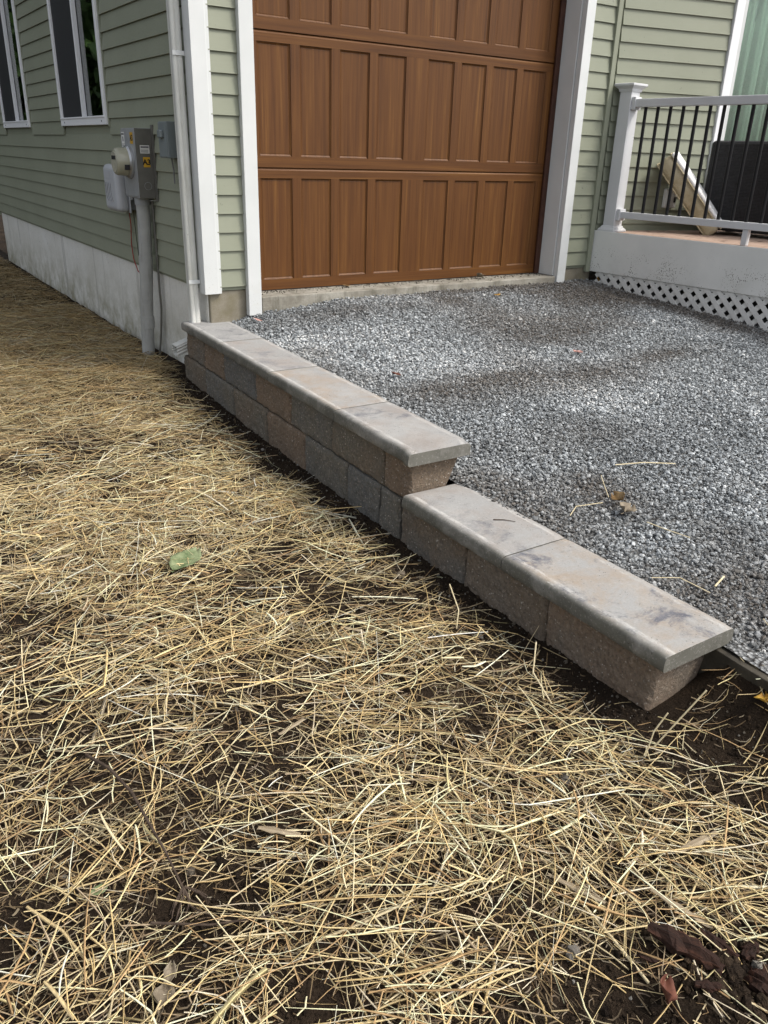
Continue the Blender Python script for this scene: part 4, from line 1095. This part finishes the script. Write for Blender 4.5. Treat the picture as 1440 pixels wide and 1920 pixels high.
def deck_things():
    # wicker sofa, seen from behind
    P0 = Vector((3.90, -.385, 0)); z0, z1 = .2548, .912
    r = empty('wicker_sofa', (4.3, -1.2, z0)); tag(r, 'black wicker sofa standing on the deck behind the balusters', 'sofa')
    def box(mb, a, b, c, d, e, f):
        cc = P0+DU*((a+b)/2)+DV*((c+d)/2); mb.obox((cc.x, cc.y, (e+f)/2), DU*((b-a)/2), DV*((d-c)/2), Vector((0, 0, (f-e)/2)))
    m = MB(); box(m, 0, 1.6, 0, .085, z0+.03, z1); m.build('backrest', M['wicker'], r, bevel=.03, seg=4)
    m = MB(); box(m, .01, 1.59, .086, .44, z0+.03, z0+.33); m.build('seat', M['wicker'], r, bevel=.02, seg=3)
    for a in (.0, 1.51):
        m = MB(); box(m, a, a+.09, .088, .45, z0+.332, z0+.47); m.build('arm', M['wicker'], r, bevel=.02, seg=3)
    for a in (.03, 1.52):
        for b in (.01, .39):
            m = MB(); box(m, a, a+.05, b, b+.05, z0+.0003, z0+.031); m.build('leg', M['black_metal'], r)
    # cushion leaning on the wall
    B = Vector((3.80, -.60, .325)); T = Vector((3.585, -.30, .745))
    c = empty('seat_cushion', (3.82, -.55, z0)); tag(c, 'white cushion with dirty beige edge leaning against the siding', 'cushion')
    ax = (T-B).normalized(); ay = Vector((-.80, -.56, -.10)); ay = (ay-ax*ay.dot(ax)).normalized(); az = ax.cross(ay).normalized()
    if az.x < 0: az = -az
    L2 = (T-B).length/2+.055; mid = (B+T)/2
    # the boxed side band is beige, the panels are white
    def slab(mb, o0, o1, l, w): mb.obox(mid+az*((o0+o1)/2)-ay*.10, ax*l, ay*w, az*((o1-o0)/2))
    m = MB(); slab(m, -.092, .036, L2, .13); m.build('boxed_edge', M['cushion_side'], c, bevel=.046, seg=5)
    m = MB(); slab(m, .0355, .064, L2-.004, .127); m.build('top_panel', M['cushion_white'], c, bevel=.016, seg=4)
    for o in (-.082, .034):
        m = MB(); pts = []
        for k in range(41):
            t = 2*pi*k/40; cx = max(-1, min(1, 1.25*cos(t)))*(L2+.001); cy = max(-1, min(1, 1.25*sin(t)))*.131
            pts.append(mid-ay*.10+az*o+ax*cx+ay*cy)
        m.tube(pts, .005, 6); m.build('piping', M['cushion_side'], c)
    # outlet cover on the siding
    w = empty('outlet_cover', (3.78, -.16, .42)); tag(w, 'white weatherproof outlet cover low on the siding behind the cushion', 'outlet')
    m = MB()
    cc = W0+TW*.655+NW*.034
    m.obox((cc.x, cc.y, .495), TW*.055, NW*.017, Vector((0, 0, .070))); m.build('box', M['white_trim'], w, bevel=.008, seg=3)
    cc = W0+TW*.640+NW*.058; m = MB(); m.obox((cc.x, cc.y, .498), TW*.034, NW*.008, Vector((0, 0, .056))); m.build('flap', M['white_trim'], w, bevel=.007, seg=3)
    cc = W0+TW*.690+NW*.052; m = MB(); m.obox((cc.x, cc.y, .485), TW*.012, NW*.003, Vector((0, 0, .02))); m.build('socket', M['black_slot'], w)
deck_things()

# ------------------------------------------------------------------ edging board and small litter
def edging():
    r = empty('edging_board', (.0, -4.4, -.50)); tag(r, 'dark weathered edging board holding the gravel past the wall end', 'edging')
    m = MB(); n = 40
    v = []; f = []
    for i in range(n+1):
        y = -3.53-i*.05; xo = -.045+.006*sin(y*3)+.0475*(y+3.53)*.6; zt = -.432+.05*(y+3.53)*.55+.004*sin(y*9)
        v += [(xo, y, -.70), (xo-.002, y, zt), (xo+.034, y, zt-.003), (xo+.036, y, -.70)]
    for i in range(n):
        for k in range(4): f.append((i*4+k, i*4+(k+1) % 4, i*4+4+(k+1) % 4, i*4+4+k))
    f += [(0, 1, 2, 3), (n*4+3, n*4+2, n*4+1, n*4)]
    m.add(v, f); m.build('plank', M['edging_wood'], r, bevel=.003)
edging()

def leaf_mesh(name, mat, L, W, lobes, loc, rz, tilt=(0, 0), curl=.25, seed=0, label='', stem=.3):
    rr = random.Random(seed); v = []; f = []; NT_, NS_ = 26, 6
    ph = rr.uniform(0, 6)
    for i in range(NT_+1):
        t = i/NT_
        w = W/2*(sin(pi*min(1, .04+.93*t))**.75)*(1.12-.25*abs(t-.6))
        if lobes: w *= .72+.38*cos(2*pi*lobes*.72*t+.6)
        w *= 1+rr.uniform(-.06, .06)
        for k in range(-NS_//2, NS_//2+1):
            q = k/(NS_/2); yy = q*w
            z = curl*(abs(q)**1.6)*W*.32+curl*L*.10*(2*t-1)**2+.035*W*sin(9*t+3*q+ph)+.02*W*sin(17*t-5*q)
            v.append(((t-.5)*L, yy+.04*W*sin(4*t+ph), z))
    R_ = NS_+1
    for i in range(NT_):
        for k in range(NS_): f.append((i*R_+k, (i+1)*R_+k, (i+1)*R_+k+1, i*R_+k+1))
    me = bpy.data.meshes.new(name)
    if stem:
        b = len(v); s = .0011
        for q, (xx, zz) in enumerate(((-L*.35, .001), (-L*.5-stem*L*.5, .004), (-L*.5-stem*L, .010))):
            v += [(xx, -s, zz), (xx, s, zz), (xx, 0, zz+2*s)]
        for q in range(2):
            for k in range(3): f.append((b+q*3+k, b+q*3+(k+1) % 3, b+q*3+3+(k+1) % 3, b+q*3+3+k))
    me.from_pydata(v, [], f); me.materials.append(mat); me.polygons.foreach_set('use_smooth', [True]*len(me.polygons)); me.update()
    o = link(bpy.data.objects.new(name, me)); o.location = loc; o.rotation_euler = (tilt[0], tilt[1], rz)
    md = o.modifiers.new('thick', 'SOLIDIFY'); md.thickness = .0006
    tag(o, label, 'leaf'); return o
def gnd(x, y, d=0): return (x, y, float(G(np.array(x), np.array(y)))+d)
def grv(x, y, d=0): return (x, y, float(GZ(np.array(x), np.array(y)))+d)
def litter():
    leaf_mesh('green_leaf', M['leaf_green'], .15, .085, 0, gnd(-1.00, -2.19, .026), RAD(38), (.08, -.06), .4, 1, 'large faded green leaf lying in the straw', .1)
    leaf_mesh('dry_leaf', M['leaf_grey'], .085, .055, 0, grv(.335, -2.93, .016), RAD(25), (.25, .15), .9, 2, 'curled pale brown leaf on the gravel', .6)
    leaf_mesh('dry_leaf', M['leaf_brown'], .075, .045, 0, grv(.375, -2.86, .022), RAD(70), (-.5, .2), .9, 3, 'dark olive brown leaf half under the curled pale leaf', .2)
    leaf_mesh('pink_leaf', M['leaf_pink'], .065, .05, 5, grv(1.66, -1.39, .014), RAD(10), (.1, .1), .4, 4, 'small faded pink leaf in the middle of the gravel', .2)
    leaf_mesh('yellow_leaf', M['leaf_yellow'], .075, .022, 0, grv(2.0, -.28, .014), RAD(15), (.1, .0), .4, 5, 'thin yellow leaf on the gravel near the door sill', .1)
    leaf_mesh('red_leaf', M['leaf_red'], .045, .03, 0, grv(.46, -1.31, .014), RAD(-20), (.1, .3), .6, 6, 'small red leaf on the gravel near the upper wall caps', .2)
    leaf_mesh('grey_leaf', M['leaf_grey'], .075, .05, 0, (2.13, .085, -.052), RAD(80), (.5, .2), .9, 7, 'dry grey leaf resting on the sill against the garage door', .6)
    leaf_mesh('brown_leaf', M['leaf_brown'], .055, .03, 0, (1.02, .12, -.060), RAD(10), (.1, .1), .4, 8, 'flat tan leaf on the sill left of centre', .1)
    leaf_mesh('yellow_leaf', M['leaf_yellow'], .06, .040, 3, gnd(-.075, -3.755, .022), RAD(215), (.35, -.25), .5, 9, 'bright yellow leaf with brown rim against the edging board', .3)
    leaf_mesh('red_leaf', M['leaf_red'], .065, .030, 0, gnd(-.875, -4.105, .025), RAD(40), (.5, .4), 1.2, 10, 'curled red brown leaf below the bark chunk at the bottom', .05)
    leaf_mesh('brown_leaf', M['leaf_pink'], .05, .02, 0, grv(.245, -.155, .012), RAD(-50), (.1, .2), .6, 13, 'small reddish leaf where the upper cap meets the foundation', .1)
    leaf_mesh('grey_leaf', M['leaf_grey'], .10, .032, 3, gnd(-1.585, -3.635, .006), RAD(60), (.15, .1), 1.1, 14, 'crumpled dry grey leaf in the straw at bottom left', .1)
    leaf_mesh('green_leaf', M['leaf_green'], .045, .018, 0, gnd(-1.62, -3.36, .007), RAD(20), (.2, .1), .5, 16, 'small narrow green leaf under straw at lower left', .1)
    leaf_mesh('yellow_leaf', M['leaf_yellow'], .05, .035, 5, (3.185, -.10, -.10), RAD(20), (1.1, .2), .5, 18, 'yellowish weed leaf at the inner end of the lattice', .2)
    def chunk(name, loc, size, rz, mat, label, cat, seed, tilt=0):
        rr = random.Random(seed); m = MB(); n = 9; v = []; f = []; K = 7
        for i in range(n+1):
            t = i/n; w = (.35+.65*math.sin(pi*min(1, max(0, .12+t*.76))))*rr.uniform(.85, 1.1)
            for k in range(K):
                a = 2*pi*k/K; q = rr.uniform(.62, 1.22)
                v.append(((t-.5)*size[0]+rr.uniform(-.004, .004), cos(a)*size[1]/2*w*q, sin(a)*size[2]/2*w*q))
        for i in range(n):
            for k in range(K): f.append((i*K+k, i*K+(k+1) % K, (i+1)*K+(k+1) % K, (i+1)*K+k))
        f += [tuple(range(K-1, -1, -1)), tuple(range(n*K, n*K+K))]
        me = bpy.data.meshes.new(name); me.from_pydata(v, [], f); me.materials.append(mat); me.update()
        o = link(bpy.data.objects.new(name, me)); o.location = loc; o.rotation_euler = (0, tilt, rz); tag(o, label, cat); return o
    chunk('bark_piece', gnd(-.775, -4.065, .018), (.125, .048, .036), RAD(-62), M['bark_chunk'], 'dark red brown chunk of bark at the bottom right', 'bark', 3, .12)
    chunk('bark_piece', gnd(-.69, -4.17, .012), (.06, .05, .035), RAD(20), M['bark_chunk'], 'small dark bark lump in the bottom right corner', 'bark', 5)
    for i, (x, y, a, sz, lab) in enumerate(((-.735, -4.115, 30, (.055, .022, .016), 'small bark splinter just below the bark chunk'), (-.80, -4.135, -35, (.045, .020, .016), 'short reddish bark splinter beside the curled red leaf'), (-.70, -4.09, -80, (.07, .024, .018), 'narrow bark strip right of the bark chunk'), (-.655, -4.125, 10, (.05, .03, .022), 'stubby bark lump near the right frame edge'), (-.835, -4.05, -50, (.05, .014, .010), 'thin dark bark sliver left of the bark chunk'))):
        chunk('bark_piece', gnd(x, y, .012), sz, RAD(a), M['bark_chunk'], lab, 'bark', 60+i, .1)
    chunk('husk', gnd(-.525, -3.915, .026), (.13, .020, .005), RAD(-2), M['husk'], 'flat grey brown straw husk at right below the wall end', 'husk', 7, .1)
    chunk('husk', gnd(-.70, -4.005, .022), (.12, .015, .005), RAD(-72), M['husk'], 'long grey husk just above the bark chunk', 'husk', 8, .08)
    chunk('husk', gnd(-.83, -3.86, .022), (.12, .014, .005), RAD(-66), M['husk'], 'brownish husk strip left of the long grey husk', 'husk', 9)
    chunk('husk', gnd(-1.36, -1.93, .03), (.10, .014, .005), RAD(0), M['husk'], 'small grey husk lying in straw at the far left', 'husk', 10)
    chunk('husk', gnd(-1.26, -3.42, .02), (.09, .02, .005), RAD(-45), M['husk'], 'frayed brown husk right of the dark soil hollow', 'husk', 11)
    chunk('husk', gnd(-1.08, -3.13, .02), (.08, .016, .004), RAD(15), M['husk'], 'short brown husk in the middle of the straw', 'husk', 12)
    chunk('husk', gnd(-.72, -2.83, .02), (.07, .014, .004), RAD(-50), M['husk'], 'tan husk near the foot of the lower wall', 'husk', 14)
    chunk('pebble', gnd(-.385, -2.60, .010), (.034, .030, .028), RAD(20), M['pebble'], 'tan pebble on bare soil beside the wall step', 'stone', 21)
    chunk('pebble', gnd(-.435, -2.545, .006), (.024, .022, .018), RAD(70), M['pebble'], 'flat brown pebble half buried by the tan one', 'stone', 22)
    chunk('pebble', gnd(-.93, -3.95, .008), (.03, .026, .02), RAD(10), M['pebble_grey'], 'grey pebble in the straw left of the bark chunk', 'stone', 23)
    chunk('pebble', gnd(-.62, -3.62, .010), (.03, .026, .024), RAD(45), M['pebble_grey'], 'grey pebble in a gap of the straw below the wall end', 'stone', 24)
    def twig(name, pts, r, label, forks=(), cat='twig'):
        t = empty(name, pts[0]); tag(t, label, cat)
        m = MB(); m.tube(pts, [r*(1-.5*i/(len(pts)-1)) for i in range(len(pts))], 7); smooth_angle(m.build('stem', M['twig'], t))
        for fk in forks: m = MB(); m.tube(fk, [r*.45]*(len(fk)-1)+[r*.15], 5); smooth_angle(m.build('rootlet', M['twig'], t))
    T = [gnd(-1.545, -3.00, .035), gnd(-1.515, -3.08, .045), gnd(-1.495, -3.18, .048), gnd(-1.49, -3.28, .045), gnd(-1.485, -3.36, .040), gnd(-1.480, -3.44, .020)]
    fk = []
    for i in range(9):
        a = -pi/2+random.uniform(-1.0, 1.0); l = random.uniform(.04, .10); p = Vector(T[-1]); q = []
        for s in range(5): q.append((p.x+cos(a+.3*sin(s+i))*l*s/4, p.y+sin(a+.3*cos(s*1.3+i))*l*s/4, float(G(np.array(p.x), np.array(p.y)))+.020*(1-s/5)+.004))
        fk.append(q)
    twig('twig', T, .0042, 'thin dark twig with roots lying over the straw at lower left', fk)
    twig('twig', [(-.115, -2.745, -.3705), (-.085, -2.765, -.370), (-.06, -2.795, -.3705)], .002, 'tiny dark twig on the first lower cap stone')
    twig('twig', [gnd(-1.56, -3.49, .02), gnd(-1.47, -3.555, .03), gnd(-1.38, -3.60, .03), gnd(-1.31, -3.60, .02)], .0028, 'short bent twig below the dark soil hollow')
    twig('twig', [gnd(.02, -3.80, .02), gnd(-.02, -3.90, .024), gnd(-.05, -4.02, .02)], .006, 'thick brown stick near the yellow leaf')
    # straws blown onto the gravel
    def stalk(pts, label, r=.0016):
        m = MB(); m.tube(pts, r, 6); o = m.build('straw_stalk', M['husk_pale']); smooth_angle(o); tag(o, label, 'straw')
    t = NT('husk_pale'); t.set(color=t.mix(t.rng(t.noise(t.obj(), 80, 3), .3, .7), (.50, .42, .25), (.66, .58, .40)), rough=.5, spec=.3); M['husk_pale'] = t.mat
    stalk([grv(.335, -3.02, .016), grv(.36, -3.08, .014), grv(.385, -3.16, .012)], 'pale straw pointing down from the curled pale leaf')
    stalk([grv(.13, -2.86, .014), grv(.20, -2.82, .018), grv(.30, -2.85, .02)], 'pale kinked straw left of the curled pale leaf')
    stalk([grv(.34, -2.84, .028), grv(.40, -2.76, .034), grv(.45, -2.70, .03)], 'pale straw above the curled pale leaf')
    stalk([grv(.62, -2.62, .014), grv(.74, -2.66, .016), grv(.86, -2.72, .014)], 'long tan straw behind the curled pale leaf', .0022)
    stalk([grv(.19, -3.40, .014), grv(.26, -3.38, .016)], 'short wide pale straw beside the last cap stone', .003)
    stalk([(.02, -3.30, -.368), (.10, -3.34, -.372), (.14, -3.42, -.395)], 'thin straw across the edge of the last cap stone', .0013)
    stalk([grv(.16, -3.58, .014), grv(.10, -3.68, .012), grv(.08, -3.78, .018)], 'thin bent straw on gravel near the edging board', .0013)
    # taller straws standing up by the wall end
    for i, (a, b, c, lab) in enumerate((((-.36, -3.66, -.57), (-.31, -3.69, -.47), (-.27, -3.71, -.40), 'upright straw in front of the end block'), ((-.40, -3.67, -.57), (-.385, -3.67, -.50), (-.36, -3.68, -.45), 'short upright seed straw left of the tall one'), ((-.45, -3.40, -.57), (-.47, -3.34, -.50), (-.43, -3.30, -.44), 'thin straw leaning toward the lower wall'), ((-.44, -2.98, -.57), (-.42, -2.96, -.52), (-.38, -2.86, -.49), 'bent straw standing by the lower blocks'))):
        stalk([a, b, c], lab, .002)
litter()

# ------------------------------------------------------------------ trees beyond the left edge, mirrored in the windows
def trees():
    def leaves(seed, n, R, H, z0, s):
        rr = np.random.default_rng(seed)
        # leaf clumps spread through an uneven crown
        cl = []
        for k in range(60):
            t = rr.uniform(0, 2*pi); zz = rr.uniform(0, 1); rad = R*math.sqrt(max(.05, 1-(2*zz-1)**2))*rr.uniform(.25, 1)
            cl.append((cos(t)*rad, sin(t)*rad, z0+zz*H))
        cl = np.array(cl); i = rr.integers(0, len(cl), n)
        c = cl[i]+rr.normal(0, R*.20, (n, 3))
        a = rr.normal(0, 1, (n, 3)); a /= np.linalg.norm(a, axis=1)[:, None]; b = np.cross(a, rr.normal(0, 1, (n, 3))); b /= np.linalg.norm(b, axis=1)[:, None]
        a = a*s*rr.uniform(.6, 1.3, n)[:, None]; b = b*s*.55
        v = np.stack([c-a, c+b, c+a, c-b], 1).reshape(-1, 3); f = np.arange(4*n).reshape(-1, 4)
        me = bpy.data.meshes.new('crown'); me.from_pydata(v.tolist(), [], f.tolist()); me.materials.append(M['tree_leaf']); me.update(); return me
    def trunk(seed, r, H):
        rr = random.Random(seed); m = MB()
        pts = [(rr.uniform(-.05, .05)*i, rr.uniform(-.05, .05)*i, H*i/6) for i in range(7)]
        m.tube(pts, [r*1.25]+[r*(1-.12*i) for i in range(1, 7)], 14)
        for k in range(6):
            z = H*rr.uniform(.45, .95); a = rr.uniform(0, 2*pi); l = rr.uniform(1, 2)
            m.tube([(0, 0, z), (cos(a)*l*.5, sin(a)*l*.5, z+l*.35), (cos(a)*l, sin(a)*l, z+l*.9)], [r*.35, r*.22, r*.08], 7)
        me = bpy.data.meshes.new('trunk'); me.from_pydata(m.v, [], m.f); me.materials.append(M['tree_bark']); me.polygons.foreach_set('use_smooth', [True]*len(me.polygons)); me.update(); return me
    big = leaves(1, 9000, 2.6, 7, 1.6, .16); low = leaves(2, 7000, 1.5, 2.2, .05, .12)
    tr = trunk(1, .24, 6)
    def tree(name, loc, mesh, tmesh, s, rz, label, cat, grp):
        e = empty(name, loc); e.scale = (s, s, s); e.rotation_euler.z = rz; tag(e, label, cat, grp)
        for nm, me in (('crown', mesh), ('trunk', tmesh)):
            o = bpy.data.objects.new(nm, me); link(o, e)
    zt = -.58
    for i, (x, y, s, lab) in enumerate(((-1.45, 10.6, 1.0, 'thick trunked tree mirrored in the left window'), (-5.0, 19.0, 1.1, 'leafy tree mirrored at the foot of the right window pane'), (-7.8, 23.0, 1.25, 'tall dark tree mirrored behind the first in the window'), (-3.2, 25.0, 1.2, 'far leafy tree mirrored beyond the thick trunk'), (-10.5, 18.0, 1.15, 'dark tree at the left edge of the window reflection'))):
        tree('tree', (x, y, zt), big, tr, s, i*1.3, lab, 'tree', 'trees beyond the left edge')
    sh = trunk(5, .05, 1.6)
    for i, (x, y, s, lab) in enumerate(((-4.2, 17.0, 1.0, 'low shrub mirrored at the window foot near the trunk'), (-6.4, 18.5, 1.15, 'round shrub mirrored left of the first tree'), (-2.2, 20.0, 1.1, 'low shrub behind the thick trunk'), (-8.8, 19.5, 1.3, 'broad shrub at the left of the reflection'))):
        tree('shrub', (x, y, zt), low, sh, s, i*.9, lab, 'shrub', 'shrubs beyond the left edge')
trees()
